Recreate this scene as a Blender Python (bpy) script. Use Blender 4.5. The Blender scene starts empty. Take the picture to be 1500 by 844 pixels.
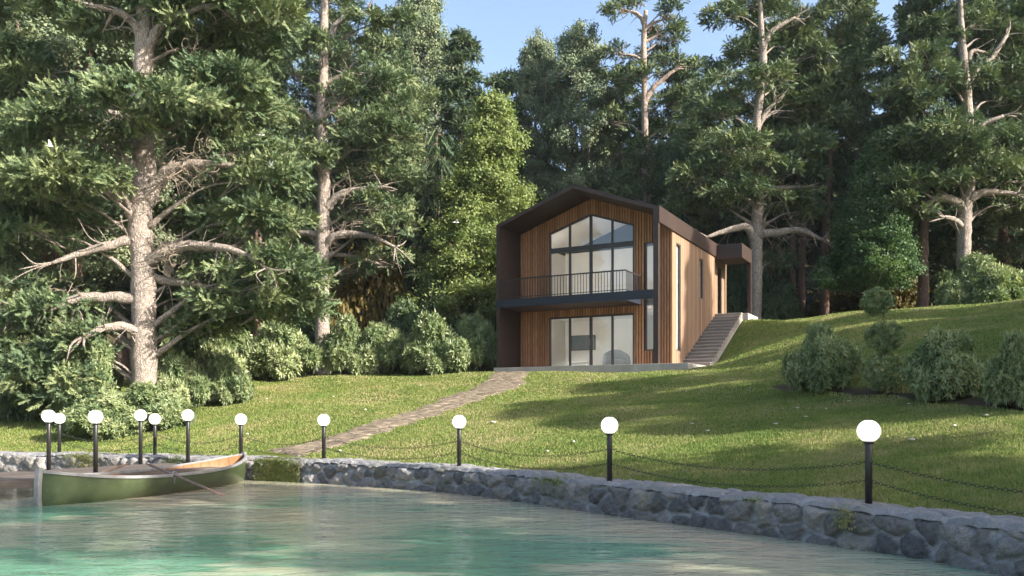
import bpy, math, random
import numpy as np
from mathutils import Vector
R = math.radians
SC = bpy.context.scene
COL = SC.collection
rng = np.random.default_rng(7)
random.seed(7)
F = 1220.0; HY = 596.0; CAMZ = 1.7          # focal length and horizon row of the 1500 px photograph, eye height

def P(px, py, d):                            # a point seen at (px, py) standing d metres in front of the camera
    return np.array([(px - 750) / F * d, d, CAMZ + (HY - py) / F * d])

# ------------------------------------------------------------------ node helpers
def new_mat(name):
    m = bpy.data.materials.new(name); m.use_nodes = True
    nt = m.node_tree; nt.nodes.clear()
    out = nt.nodes.new('ShaderNodeOutputMaterial')
    return m, nt, out
def N(nt, t, **kw):
    n = nt.nodes.new(t)
    for k, v in kw.items():
        if k in n.bl_rna.properties: setattr(n, k, v)
        else: n.inputs[k.replace('_', ' ')].default_value = v
    return n
def L(nt, a, b): nt.links.new(a, b)
def c4(c): return (c[0], c[1], c[2], 1.0)
def ramp(nt, fac, stops):
    r = nt.nodes.new('ShaderNodeValToRGB')
    e = r.color_ramp.elements
    while len(e) < len(stops): e.new(0.5)
    for el, (p, c) in zip(e, stops): el.position = p; el.color = c4(c)
    L(nt, fac, r.inputs[0]); return r.outputs[0]
def coords(nt, scale=(1, 1, 1), kind='Object'):
    t = nt.nodes.new('ShaderNodeTexCoord'); mp = nt.nodes.new('ShaderNodeMapping')
    mp.inputs['Scale'].default_value = scale
    L(nt, t.outputs[kind], mp.inputs[0]); return mp.outputs[0]
def noise(nt, co, scale, detail=4, rough=0.55, dist=0.0):
    n = nt.nodes.new('ShaderNodeTexNoise')
    n.inputs['Scale'].default_value = scale; n.inputs['Detail'].default_value = detail
    n.inputs['Roughness'].default_value = rough; n.inputs['Distortion'].default_value = dist
    L(nt, co, n.inputs['Vector']); return n.outputs['Fac']
def mixc(nt, fac, a, b, mode='MIX'):
    m = nt.nodes.new('ShaderNodeMix'); m.data_type = 'RGBA'; m.blend_type = mode
    for s, v in ((m.inputs[0], fac), (m.inputs[6], a), (m.inputs[7], b)):
        if isinstance(v, (int, float)): s.default_value = v
        elif isinstance(v, tuple): s.default_value = c4(v)
        else: L(nt, v, s)
    return m.outputs[2]
def bumpn(nt, h, strength=0.3, dist=0.02):
    b = nt.nodes.new('ShaderNodeBump'); b.inputs['Strength'].default_value = strength
    b.inputs['Distance'].default_value = dist; L(nt, h, b.inputs['Height']); return b.outputs[0]
def attr(nt, name):
    a = nt.nodes.new('ShaderNodeAttribute'); a.attribute_name = name; return a.outputs['Fac']
def island(nt):
    return nt.nodes.new('ShaderNodeNewGeometry').outputs['Random Per Island']
def principled(nt, out, color, rough=0.6, normal=None, spec=0.4, metal=0.0):
    p = nt.nodes.new('ShaderNodeBsdfPrincipled')
    if isinstance(color, tuple): p.inputs['Base Color'].default_value = c4(color)
    else: L(nt, color, p.inputs['Base Color'])
    if isinstance(rough, (int, float)): p.inputs['Roughness'].default_value = rough
    else: L(nt, rough, p.inputs['Roughness'])
    p.inputs['Specular IOR Level'].default_value = spec; p.inputs['Metallic'].default_value = metal
    if normal is not None: L(nt, normal, p.inputs['Normal'])
    L(nt, p.outputs[0], out.inputs[0]); return p
def simple(name, c1, c2, scale=8, rough=0.6, bump=0.15, stretch=(1, 1, 1), spec=0.4, metal=0.0, bdist=0.01):
    m, nt, out = new_mat(name)
    co = coords(nt, stretch); n = noise(nt, co, scale)
    col = ramp(nt, n, [(0.3, c1), (0.7, c2)])
    principled(nt, out, col, rough, bumpn(nt, n, bump, bdist) if bump else None, spec, metal)
    return m

def leaf_mat(name, dark, mid, light, transl=0.12, rough=0.55, spec=0.25):
    m, nt, out = new_mat(name)
    co = coords(nt); n = noise(nt, co, 0.9, 3)
    a = attr(nt, 'tint')
    mx = nt.nodes.new('ShaderNodeMath'); mx.operation = 'MULTIPLY_ADD'
    L(nt, a, mx.inputs[0]); mx.inputs[1].default_value = 0.7
    ml = nt.nodes.new('ShaderNodeMath'); ml.operation = 'MULTIPLY'; ml.inputs[1].default_value = 0.45
    L(nt, n, ml.inputs[0]); L(nt, ml.outputs[0], mx.inputs[2])
    col = ramp(nt, mx.outputs[0], [(0.12, dark), (0.5, mid), (0.98, light)])
    p = nt.nodes.new('ShaderNodeBsdfPrincipled'); L(nt, col, p.inputs['Base Color'])
    p.inputs['Roughness'].default_value = rough; p.inputs['Specular IOR Level'].default_value = spec
    t = nt.nodes.new('ShaderNodeBsdfTranslucent'); L(nt, mixc(nt, 1.0, col, (1.1, 1.15, 0.6), 'MULTIPLY'), t.inputs[0])
    s = nt.nodes.new('ShaderNodeMixShader'); s.inputs[0].default_value = transl
    L(nt, p.outputs[0], s.inputs[1]); L(nt, t.outputs[0], s.inputs[2]); L(nt, s.outputs[0], out.inputs[0])
    return m

def bark_mat(name, dark, light, fis=1.0):
    m, nt, out = new_mat(name)
    co = coords(nt, (1, 1, 0.16)); co2 = coords(nt, (1, 1, 0.45))
    v = nt.nodes.new('ShaderNodeTexVoronoi'); v.feature = 'DISTANCE_TO_EDGE'; v.inputs['Scale'].default_value = 9 * fis
    wob = nt.nodes.new('ShaderNodeVectorMath'); wob.operation = 'ADD'
    nn = nt.nodes.new('ShaderNodeTexNoise'); nn.inputs['Scale'].default_value = 5; L(nt, co2, nn.inputs['Vector'])
    L(nt, co, wob.inputs[0]); L(nt, nn.outputs['Color'], wob.inputs[1]); L(nt, wob.outputs[0], v.inputs['Vector'])
    n = noise(nt, co2, 16, 6, 0.65); n2 = noise(nt, co, 1.2, 3)
    ml = nt.nodes.new('ShaderNodeMath'); ml.operation = 'MULTIPLY_ADD'; ml.inputs[1].default_value = 1.6
    L(nt, v.outputs['Distance'], ml.inputs[0]); L(nt, n, ml.inputs[2])
    col = ramp(nt, ml.outputs[0], [(0.34, dark), (0.62, tuple((a + b) / 2 for a, b in zip(dark, light))), (0.95, light)])
    col = mixc(nt, n2, mixc(nt, 1.0, col, (0.72, 0.72, 0.78), 'MULTIPLY'), col)
    principled(nt, out, col, 0.9, bumpn(nt, ml.outputs[0], 0.9, 0.05), 0.15)
    return m

M = {}
# ------------------------------------------------------------------ mesh helpers
class MB:
    """collects vertices and faces of one mesh"""
    def __init__(s): s.v = []; s.f = []; s.n = 0; s.a = {}
    def add(s, verts, faces):
        verts = np.asarray(verts, float).reshape(-1, 3)
        for f in faces: s.f.append([i + s.n for i in f])
        s.v.append(verts); s.n += len(verts)
    def box(s, x0, x1, y0, y1, z0, z1, T=None):
        v = np.array([[x, y, z] for x in (x0, x1) for y in (y0, y1) for z in (z0, z1)], float)
        if T is not None: v = T(v)
        s.add(v, [(0, 1, 3, 2), (4, 6, 7, 5), (0, 4, 5, 1), (2, 3, 7, 6), (0, 2, 6, 4), (1, 5, 7, 3)])
    def hexa(s, b, t, T=None):                 # four bottom and four top corners, same order
        v = np.array(list(b) + list(t), float)
        if T is not None: v = T(v)
        s.add(v, [(3, 2, 1, 0), (4, 5, 6, 7), (0, 1, 5, 4), (1, 2, 6, 5), (2, 3, 7, 6), (3, 0, 4, 7)])
    def tube(s, pts, rad, sides=8, cap=True):
        v, f = tube(pts, rad, sides, cap); s.add(v, f)
    def lathe(s, prof, c=(0, 0, 0), seg=20):
        prof = np.asarray(prof, float); th = np.linspace(0, 2 * math.pi, seg, endpoint=False)
        v = np.array([[c[0] + r * math.cos(t), c[1] + r * math.sin(t), c[2] + z] for r, z in prof for t in th])
        f = [(i * seg + j, i * seg + (j + 1) % seg, (i + 1) * seg + (j + 1) % seg, (i + 1) * seg + j)
             for i in range(len(prof) - 1) for j in range(seg)]
        f.append(tuple(range(seg))[::-1]); f.append(tuple((len(prof) - 1) * seg + j for j in range(seg)))
        s.add(v, f)
    def build(s, name, mat, parent=None, smooth=False, loc=None, bevel=0):
        me = bpy.data.meshes.new(name)
        me.from_pydata(np.concatenate(s.v).tolist(), [], s.f); me.validate()
        if mat: me.materials.append(mat)
        if smooth: me.shade_smooth()
        o = bpy.data.objects.new(name, me); COL.objects.link(o)
        if parent: o.parent = parent
        if loc is not None: o.location = loc
        if bevel:
            b = o.modifiers.new('Bevel', 'BEVEL'); b.width = bevel; b.segments = 2; b.limit_method = 'ANGLE'
        return o

def spline(pts, n):
    pts = np.asarray(pts, float); k = len(pts)
    if k == 2: return pts[0] + (pts[1] - pts[0]) * np.linspace(0, 1, n)[:, None]
    e = np.vstack([2 * pts[0] - pts[1], pts, 2 * pts[-1] - pts[-2]])
    u = np.linspace(0, k - 1 - 1e-9, n); i = u.astype(int); t = (u - i)[:, None]
    p0, p1, p2, p3 = e[i], e[i + 1], e[i + 2], e[i + 3]
    return 0.5 * (2 * p1 + (p2 - p0) * t + (2 * p0 - 5 * p1 + 4 * p2 - p3) * t ** 2 + (3 * p1 - p0 - 3 * p2 + p3) * t ** 3)
def tube(pts, rad, sides=8, cap=True):
    pts = np.asarray(pts, float); n = len(pts); rad = np.broadcast_to(np.asarray(rad, float), (n,))
    d = np.gradient(pts, axis=0); d /= np.linalg.norm(d, axis=1)[:, None] + 1e-9
    ref = np.array([1.0, 0.13, 0.05]) if abs(d[0][2]) > 0.7 else np.array([0.03, 0.06, 1.0])
    th = np.linspace(0, 2 * math.pi, sides, endpoint=False); V = []
    for i in range(n):
        a = ref - d[i] * ref.dot(d[i]); a /= np.linalg.norm(a) + 1e-9; b = np.cross(d[i], a); ref = a
        r = rad[i] if rad.ndim == 1 else rad
        V.append(pts[i] + r * (np.cos(th)[:, None] * a + np.sin(th)[:, None] * b))
    V = np.concatenate(V)
    f = [(i * sides + j, i * sides + (j + 1) % sides, (i + 1) * sides + (j + 1) % sides, (i + 1) * sides + j)
         for i in range(n - 1) for j in range(sides)]
    if cap: f.append(tuple(range(sides))[::-1]); f.append(tuple((n - 1) * sides + j for j in range(sides)))
    return V, f
def fast_mesh(name, V, tris, mat, tint=None, smooth=False):
    me = bpy.data.meshes.new(name); nv, nf = len(V), len(tris); k = tris.shape[1]
    me.vertices.add(nv); me.vertices.foreach_set('co', np.ascontiguousarray(V, np.float32).ravel())
    me.loops.add(nf * k); me.loops.foreach_set('vertex_index', np.ascontiguousarray(tris, np.int32).ravel())
    me.polygons.add(nf); me.polygons.foreach_set('loop_start', np.arange(0, nf * k, k, dtype=np.int32))
    if smooth: me.polygons.foreach_set('use_smooth', np.ones(nf, bool))
    me.update(calc_edges=True)
    if tint is not None:
        for nm, a in (tint.items() if isinstance(tint, dict) else [('tint', tint)]):
            at = me.attributes.new(nm, 'FLOAT', 'POINT'); at.data.foreach_set('value', np.ascontiguousarray(a, np.float32))
    me.materials.append(mat); return me
def link(name, me, parent=None, loc=None):
    o = bpy.data.objects.new(name, me); COL.objects.link(o)
    if parent: o.parent = parent
    if loc is not None: o.location = loc
    return o
def thing(name, label, cat, loc=(0, 0, 0), rz=0, group=None):
    o = bpy.data.objects.new(name, None); COL.objects.link(o); o.empty_display_size = 0.2
    o.location = loc; o.rotation_euler = (0, 0, rz); return tag(o, label, cat, group)
def tag(o, label, cat, group=None, kind=None):
    if label: o['label'] = label
    if cat: o['category'] = cat
    if group: o['group'] = group
    if kind: o['kind'] = kind
    return o
def dup(root, loc, rz, scale, label, group=None):
    r = root.copy(); COL.objects.link(r); r.location = loc; r.rotation_euler = (0, 0, rz); r.scale = scale
    r['label'] = label
    if group: r['group'] = group
    for ch in list(root.children):
        c = ch.copy(); COL.objects.link(c); c.parent = r
        for g in list(ch.children):
            d = g.copy(); COL.objects.link(d); d.parent = c
    return r

# ------------------------------------------------------------------ the lie of the land
WALL = spline([(-60, 30), (-40, 27.5), (-26, 24.4), (-16, 22.3), (-11.6, 21.25), (-8.7, 20.35), (-6.4, 19.5), (-4.2, 18.55), (-1.04, 16.35),
               (1.56, 13.15), (4.2, 9.95), (5.1, 8.3), (6.0, 6.4), (7.2, 3.5), (8.6, 0), (10, -5), (12, -14), (14, -30)], 500)
CREASE = np.array([(-60, 66), (-25, 60), (-5, 51), (4, 46.5), (11.9, 41.6), (8.2, 34), (7.5, 29), (7.0, 24), (7.0, 20.5), (7.8, 18), (9.2, 14.7),
                   (11.5, 12), (16, 9), (30, 4), (60, -6)], float)
def signed(px, py, line):                   # distance to a polyline, positive on its left-hand side
    p = np.stack([px.ravel(), py.ravel()], 1); best = np.full(len(p), 1e9); sg = np.ones(len(p))
    for a, b in zip(line[:-1], line[1:]):
        ab = b - a; ap = p - a; t = np.clip((ap @ ab) / (ab @ ab), 0, 1)
        q = ap - t[:, None] * ab; d = np.hypot(q[:, 0], q[:, 1]); m = d < best - 1e-6
        cr = ab[0] * ap[:, 1] - ab[1] * ap[:, 0]
        best = np.where(m, d, best); sg = np.where(m, np.sign(cr) + (cr == 0), sg)
    return (best * sg).reshape(px.shape)
def sst(x, a, b):
    t = np.clip((x - a) / (b - a), 0, 1); return t * t * (3 - 2 * t)
HO = np.array([-0.66, 35.0]); HU = np.array([0.8805, -0.4741]); HV = np.array([0.4741, 0.8805]); HZ = 3.34; HW = 7.03
def house_uv(x, y):
    dx, dy = x - HO[0], y - HO[1]
    return dx * HU[0] + dy * HU[1], dx * HV[0] + dy * HV[1]
def wob(x, y):
    return 0.05 * np.sin(x * 0.55 + 1.3) * np.sin(y * 0.43 + 0.4) + 0.03 * np.sin(x * 1.1 + y * 0.8) + 0.02 * np.sin(x * 0.7 - y * 1.7)
def terrain(x, y):
    x = np.asarray(x, float); y = np.asarray(y, float)
    s = signed(x, y, WALL); q = signed(x, y, CREASE)
    low = 0.45 + 0.175 * np.clip(s - 0.5, 0, None)
    flat = np.where(low > 2.9, 2.9 + 0.37 * np.tanh((low - 2.9) / 0.5), low)
    hill = low + 0.8 * sst(q, 0, 6) + 0.5 * np.exp(-((x - 12) ** 2 + (y - 41) ** 2) / 18)
    hill = np.minimum(hill, 6.08 + 0.02 * np.clip(hill - 6.08, 0, 3))
    w = sst(q, -1.2, 1.6)
    z = flat * (1 - w) + hill * w
    z = z + wob(x, y) * sst(s, 0.5, 4) * 1.0
    far = np.hypot(x, y)
    z = z + 0.34 * np.clip(far - 64, 0, 90)
    u, v = house_uv(x, y)
    ws = sst(v, 2.3, 3.6) * (1 - sst(v, 10.5, 13)) * (1 - sst(u - 8.3, .3, 4.5)) * (u > 7.9)
    tgt = HZ + np.clip((v - 3.06) / 5.74, 0, 1) * 2.72 - .30
    z = np.where(tgt > z, z + (tgt - z) * ws, z)
    inside = (u > 0.3) & (u < 7.9) & (v > 0.3) & (v < 10.3)
    z = np.where(inside, 3.0, z)
    near = (u > -0.6) & (u < 8.6) & (v > -0.9) & (v < 2.6)
    z = np.where(near & ~inside, np.minimum(z, 3.27), z)
    return np.where(s < 0.25, -0.9, z)
def ground(px, d):
    x = (px - 750) / F * d
    return np.array([x, d, float(terrain(np.array([x]), np.array([d]))[0])])

def grow_axis(lo, hi, step, far):
    a = list(np.arange(lo, hi + 1e-6, step)); s = step
    while a[-1] < far: s *= 1.28; a.append(a[-1] + s)
    s = step
    while a[0] > -far: s *= 1.28; a.insert(0, a[0] - s)
    return np.array(a)
# ------------------------------------------------------------------ ground, path, water
xs = grow_axis(-26, 34, 0.3, 300); ys = grow_axis(3, 62, 0.3, 300)
GX, GY = np.meshgrid(xs, ys); GZ = terrain(GX, GY)
def hit(px, py):                             # where the sight line of a pixel meets the ground
    d = np.linspace(8, 70, 1500); x = (px - 750) / F * d; z = CAMZ + (HY - py) / F * d
    t = terrain(x, d); ok = np.where((t >= z) & (t > 0))[0]
    i = ok[0] if len(ok) else -1
    return np.array([x[i], d[i], t[i]])
V = np.stack([GX.ravel(), GY.ravel(), GZ.ravel()], 1); nx, ny = len(xs), len(ys)
idx = np.arange(nx * ny).reshape(ny, nx)
quads = np.stack([idx[:-1, :-1], idx[:-1, 1:], idx[1:, 1:], idx[1:, :-1]], -1).reshape(-1, 4)
# soil shows on the shrub bed, needles under the trees
sW = signed(GX, GY, WALL); qC = signed(GX, GY, CREASE)
xb = np.array([hit(1145, 566)[:2], hit(1210, 572)[:2], hit(1290, 576)[:2], hit(1385, 583)[:2], hit(1480, 598)[:2], hit(1560, 606)[:2]])
bedd = np.abs(signed(GX, GY, xb)); bed = 1 - sst(bedd, 0.15, 0.45)
DL = np.array([(-60, 37.2), (-11, 37.2), (-6, 37.4), (-0.6, 38), (-.4, 47), (9, 45.5), (11, 44.2), (16, 42.8), (24, 42.2), (60, 40)], float)   # edge of the woodland floor
litter = sst(signed(GX, GY, DL), -0.4, 1.2)
m, nt, out = new_mat('lawn_ground')
co = coords(nt); n1 = noise(nt, co, 0.45, 4); n2 = noise(nt, co, 30, 4); n3 = noise(nt, co, 2.2, 4)
g = ramp(nt, n1, [(0.35, (0.08, 0.115, 0.024)), (0.55, (0.13, 0.15, 0.035)), (0.72, (0.19, 0.18, 0.065))])
g = mixc(nt, ramp(nt, n2, [(0.35, (0, 0, 0)), (0.7, (1, 1, 1))]), mixc(nt, 1.0, g, (0.6, 0.65, 0.6), 'MULTIPLY'), g)
soil = ramp(nt, n3, [(0.3, (0.022, 0.018, 0.014)), (0.7, (0.055, 0.042, 0.032))])
g = mixc(nt, attr(nt, 'bed'), g, soil)
lit = ramp(nt, n3, [(0.3, (0.04, 0.035, 0.02)), (0.7, (0.11, 0.085, 0.05))])
g = mixc(nt, attr(nt, 'litter'), g, lit)
principled(nt, out, g, 0.95, bumpn(nt, n2, 0.5, 0.03), 0.1); M['lawn'] = m
go = link('ground', fast_mesh('ground', V, quads, M['lawn'], {'bed': bed.ravel(), 'litter': litter.ravel()}, True)); go['kind'] = 'structure'

m, nt, out = new_mat('pond_water')
cw = coords(nt, (1.0, 1.9, 1)); w1 = noise(nt, cw, 1.5, 3, 0.5, 0.4); w2 = noise(nt, cw, 6.0, 3, 0.55, 0.3)
ad = nt.nodes.new('ShaderNodeMath'); ad.operation = 'MULTIPLY_ADD'; ad.inputs[1].default_value = 0.28
L(nt, w2, ad.inputs[0]); L(nt, w1, ad.inputs[2])
# milky water colour; tan and teal patches paint reflections and shade, edges warped by noise
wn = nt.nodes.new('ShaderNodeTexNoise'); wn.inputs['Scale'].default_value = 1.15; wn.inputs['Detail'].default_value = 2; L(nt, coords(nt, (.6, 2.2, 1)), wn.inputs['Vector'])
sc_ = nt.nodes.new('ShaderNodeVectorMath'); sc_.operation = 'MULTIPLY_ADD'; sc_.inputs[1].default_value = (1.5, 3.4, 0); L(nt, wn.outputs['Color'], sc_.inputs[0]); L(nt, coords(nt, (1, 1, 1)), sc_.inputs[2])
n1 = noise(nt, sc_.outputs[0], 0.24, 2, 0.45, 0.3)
hm = nt.nodes.new('ShaderNodeMapping'); hm.inputs['Location'].default_value = (0.15, -2.55, 0); hm.inputs['Scale'].default_value = (0.26, 0.27, 0); L(nt, sc_.outputs[0], hm.inputs[0])   # teal patch painted into the colour off the wall
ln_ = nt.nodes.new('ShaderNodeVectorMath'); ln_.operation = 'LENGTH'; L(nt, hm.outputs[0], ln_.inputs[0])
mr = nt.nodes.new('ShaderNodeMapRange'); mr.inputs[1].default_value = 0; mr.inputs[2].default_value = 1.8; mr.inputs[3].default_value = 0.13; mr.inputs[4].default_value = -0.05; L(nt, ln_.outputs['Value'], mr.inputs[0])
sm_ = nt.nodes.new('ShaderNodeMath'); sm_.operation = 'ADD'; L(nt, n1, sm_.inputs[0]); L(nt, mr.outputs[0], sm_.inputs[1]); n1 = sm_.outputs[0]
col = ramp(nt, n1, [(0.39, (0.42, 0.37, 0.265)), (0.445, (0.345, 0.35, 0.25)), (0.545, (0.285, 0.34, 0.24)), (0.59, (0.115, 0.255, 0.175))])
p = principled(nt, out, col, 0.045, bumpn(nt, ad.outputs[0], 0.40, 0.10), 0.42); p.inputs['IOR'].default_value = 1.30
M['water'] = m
wv = [(-160, -90, 0), (9, -90, 0)] + [(x - 0 , y, 0) for x, y in WALL[::-1]] + [(-160, 45, 0)]
wb = MB()
# the pond surface: a strip between the wall foot and a far western edge
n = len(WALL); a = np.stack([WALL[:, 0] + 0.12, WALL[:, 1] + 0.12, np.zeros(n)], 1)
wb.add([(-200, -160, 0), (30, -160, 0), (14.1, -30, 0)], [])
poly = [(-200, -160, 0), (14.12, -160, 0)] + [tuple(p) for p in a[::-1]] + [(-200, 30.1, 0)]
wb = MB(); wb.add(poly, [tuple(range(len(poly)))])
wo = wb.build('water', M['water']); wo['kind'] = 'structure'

# path of worn flat stones
m, nt, out = new_mat('path_stone')
co = coords(nt, (1, 1, 1)); mp = nt.nodes.new('ShaderNodeMapping'); mp.inputs['Rotation'].default_value = (0, 0, R(-50)); mp.inputs['Scale'].default_value = (1, 3.2, 1)
L(nt, co, mp.inputs[0])
v = nt.nodes.new('ShaderNodeTexVoronoi'); v.feature = 'DISTANCE_TO_EDGE'; v.inputs['Scale'].default_value = 1.9; L(nt, mp.outputs[0], v.inputs['Vector'])
n1 = noise(nt, mp.outputs[0], 3.5, 5, 0.65, 0.5); n2 = noise(nt, co, 20, 4)
c = ramp(nt, n1, [(0.32, (0.06, 0.05, 0.038)), (0.5, (0.20, 0.16, 0.115)), (0.68, (0.40, 0.335, 0.24))])
c = mixc(nt, ramp(nt, v.outputs['Distance'], [(0.0, (1, 1, 1)), (0.07, (0, 0, 0))]), c, (0.06, 0.05, 0.038))
hh = nt.nodes.new('ShaderNodeMath'); hh.operation = 'MULTIPLY_ADD'; hh.inputs[1].default_value = 3.0; L(nt, v.outputs['Distance'], hh.inputs[0]); L(nt, n1, hh.inputs[2])
principled(nt, out, c, 0.85, bumpn(nt, hh.outputs[0], 0.7, 0.05), 0.2); M['path'] = m
pc = [(792, 543), (740, 557), (690, 579), (640, 599), (575, 619), (515, 640), (455, 656), (400, 668)]
pp = spline([hit(*q)[:2] for q in pc], 90)
wid = np.interp(np.linspace(0, 1, 90), [0, .15, .4, .7, .9, 1], [1.15, .95, .72, .62, .75, 1.1])
tg = np.gradient(pp, axis=0); tg /= np.linalg.norm(tg, axis=1)[:, None]; nn = np.stack([-tg[:, 1], tg[:, 0]], 1)
K = 15; V = []
for i in range(90):
    for j in range(K):
        w = (j / (K - 1) * 2 - 1) * (wid[i] + (0.13 * math.sin(i * 0.9) + .1 * math.sin(i * 2.3 + 1)) * (1 if j > 7 else .8))
        V.append(pp[i] + nn[i] * w)
V = np.array(V); bil = terrain(V[:, 0], V[:, 1])
edge = np.tile(np.abs(np.linspace(-1, 1, K)), 90)
endd = np.repeat(np.clip((np.arange(90) - 84) / 5, 0, 1), K)
V3 = np.column_stack([V, bil + 0.045 - 0.12 * endd - 0.06 * edge ** 4 + 0.012 * np.sin(V[:, 0] * 7) * np.sin(V[:, 1] * 6)])
idx = np.arange(90 * K).reshape(90, K)
q = np.stack([idx[:-1, :-1], idx[1:, :-1], idx[1:, 1:], idx[:-1, 1:]], -1).reshape(-1, 4)[:, ::-1]
po = link('path', fast_mesh('path', V3, q, M['path'], None, True)); po['kind'] = 'structure'

# ------------------------------------------------------------------ lawn grass
m, nt, out = new_mat('grass_blades')
co = coords(nt); n1 = noise(nt, co, 0.5, 5, 0.6); n2 = noise(nt, co, 3.5, 3)
md = nt.nodes.new('ShaderNodeMath'); md.operation = 'MULTIPLY_ADD'; md.inputs[1].default_value = 0.30; L(nt, attr(nt, 'tint'), md.inputs[0])
m2 = nt.nodes.new('ShaderNodeMath'); m2.operation = 'MULTIPLY_ADD'; m2.inputs[1].default_value = 0.38; L(nt, n2, m2.inputs[0]); 
m3 = nt.nodes.new('ShaderNodeMath'); m3.operation = 'MULTIPLY'; m3.inputs[1].default_value = 0.85; L(nt, n1, m3.inputs[0])
L(nt, m3.outputs[0], m2.inputs[2]); L(nt, m2.outputs[0], md.inputs[2])
c = ramp(nt, md.outputs[0], [(0.46, (0.085, 0.15, 0.034)), (0.68, (0.17, 0.24, 0.06)), (0.85, (0.26, 0.275, 0.095)), (0.99, (0.38, 0.33, 0.18))])
p = nt.nodes.new('ShaderNodeBsdfPrincipled'); L(nt, c, p.inputs['Base Color']); p.inputs['Roughness'].default_value = 0.6; p.inputs['Specular IOR Level'].default_value = 0.2
t = nt.nodes.new('ShaderNodeBsdfTranslucent'); L(nt, c, t.inputs[0]); s = nt.nodes.new('ShaderNodeMixShader'); s.inputs[0].default_value = 0.35
L(nt, p.outputs[0], s.inputs[1]); L(nt, t.outputs[0], s.inputs[2]); L(nt, s.outputs[0], out.inputs[0]); M['grass'] = m
NG = 900000
d = 8.0 * (44 / 8.0) ** rng.random(NG); px = rng.uniform(-180, 1680, NG)
gx = (px - 750) / F * d; gy = d
def bil(x, y):
    i = np.clip(np.searchsorted(xs, x) - 1, 0, nx - 2); j = np.clip(np.searchsorted(ys, y) - 1, 0, ny - 2)
    fx = (x - xs[i]) / (xs[i + 1] - xs[i]); fy = (y - ys[j]) / (ys[j + 1] - ys[j])
    return (GZ[j, i] * (1 - fx) + GZ[j, i + 1] * fx) * (1 - fy) + (GZ[j + 1, i] * (1 - fx) + GZ[j + 1, i + 1] * fx) * fy
def near_path(x, y, pad):
    r = np.full(len(x), 9.0)
    for i in range(0, 90, 2): r = np.minimum(r, np.hypot(x - pp[i, 0], y - pp[i, 1]) - wid[i])
    return r < pad
u, v = house_uv(gx, gy)
jj = 0.22 * np.sin(gx * 2.3) * np.sin(gy * 1.9)
k = (signed(gx, gy, WALL) > 0.52 + 0.09 * rng.random(NG)) & ~near_path(gx, gy, -0.02 - 0.42 * rng.random(NG) ** 2) & ~((u > -0.1) & (u < 8.3) & (v > -0.16) & (v < 10.9))
k &= (np.abs(signed(gx, gy, xb)) > 0.25 + jj) & (signed(gx, gy, DL) < 0.6 + 2 * jj)
gx, gy, d = gx[k], gy[k], d[k]; NG = len(gx); gz = bil(gx, gy)
h = rng.uniform(0.022, 0.052, NG); wd = 0.004 + 0.0007 * d
an = rng.uniform(0, 2 * math.pi, NG); le = rng.uniform(0, 0.7, NG); la = rng.uniform(0, 2 * math.pi, NG)
base = np.stack([gx, gy, gz - 0.01], 1); side = np.stack([np.cos(an) * wd, np.sin(an) * wd, 0 * an], 1)
tip = base + np.stack([np.cos(la) * le * h, np.sin(la) * le * h, h + 0.01], 1)
V = np.stack([base - side, base + side, tip], 1).reshape(-1, 3)
go = link('lawn_grass', fast_mesh('lawn_grass', V, np.arange(NG * 3).reshape(-1, 3), M['grass'], np.repeat(rng.random(NG), 3)))
tag(go, 'short mown yellow green grass of the sloping lawn', 'grass', None, 'stuff')

# ------------------------------------------------------------------ pond wall of rounded field stones
m, nt, out = new_mat('field_stone')
co = coords(nt); n1 = noise(nt, co, 7, 6, 0.7); n2 = noise(nt, co, 55, 4, 0.7); n3 = noise(nt, co, 1.1, 3)
md = nt.nodes.new('ShaderNodeMath'); md.operation = 'MULTIPLY_ADD'; md.inputs[1].default_value = 0.5; L(nt, attr(nt, 'cell'), md.inputs[0])
m2 = nt.nodes.new('ShaderNodeMath'); m2.operation = 'MULTIPLY'; m2.inputs[1].default_value = 0.6; L(nt, n1, m2.inputs[0]); L(nt, m2.outputs[0], md.inputs[2])
c = ramp(nt, md.outputs[0], [(0.25, (0.105, 0.108, 0.115)), (0.5, (0.20, 0.193, 0.188)), (0.8, (0.31, 0.30, 0.285))])
c = mixc(nt, ramp(nt, n2, [(0.38, (0, 0, 0)), (0.6, (1, 1, 1))]), mixc(nt, 1.0, c, (0.55, 0.55, 0.57), 'MULTIPLY'), c)
c = mixc(nt, attr(nt, 'mortar'), c, ramp(nt, n1, [(0.3, (0.29, 0.30, 0.325)), (0.7, (0.50, 0.505, 0.52))]))
ms = nt.nodes.new('ShaderNodeMath'); ms.operation = 'MULTIPLY'; L(nt, attr(nt, 'moss'), ms.inputs[0]); L(nt, ramp(nt, n1, [(0.42, (0, 0, 0)), (0.58, (1, 1, 1))]), ms.inputs[1])
c = mixc(nt, ms.outputs[0], c, (0.10, 0.115, 0.022))
hh = nt.nodes.new('ShaderNodeMath'); hh.operation = 'MULTIPLY_ADD'; hh.inputs[1].default_value = 0.4; L(nt, n2, hh.inputs[0]); L(nt, n1, hh.inputs[2])
principled(nt, out, c, 0.85, bumpn(nt, hh.outputs[0], 1.0, 0.05), 0.25); M['stone'] = m
seg = np.hypot(*np.diff(WALL, axis=0).T); arc = np.concatenate([[0], np.cumsum(seg)])
def along(s):
    x = np.interp(s, arc, WALL[:, 0]); y = np.interp(s, arc, WALL[:, 1]); e = 0.25
    tx = np.interp(s + e, arc, WALL[:, 0]) - np.interp(s - e, arc, WALL[:, 0]); ty = np.interp(s + e, arc, WALL[:, 1]) - np.interp(s - e, arc, WALL[:, 1])
    l = np.hypot(tx, ty) + 1e-9; return np.stack([x, y], -1), np.stack([-ty / l, tx / l], -1)   # point, landward normal
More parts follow.
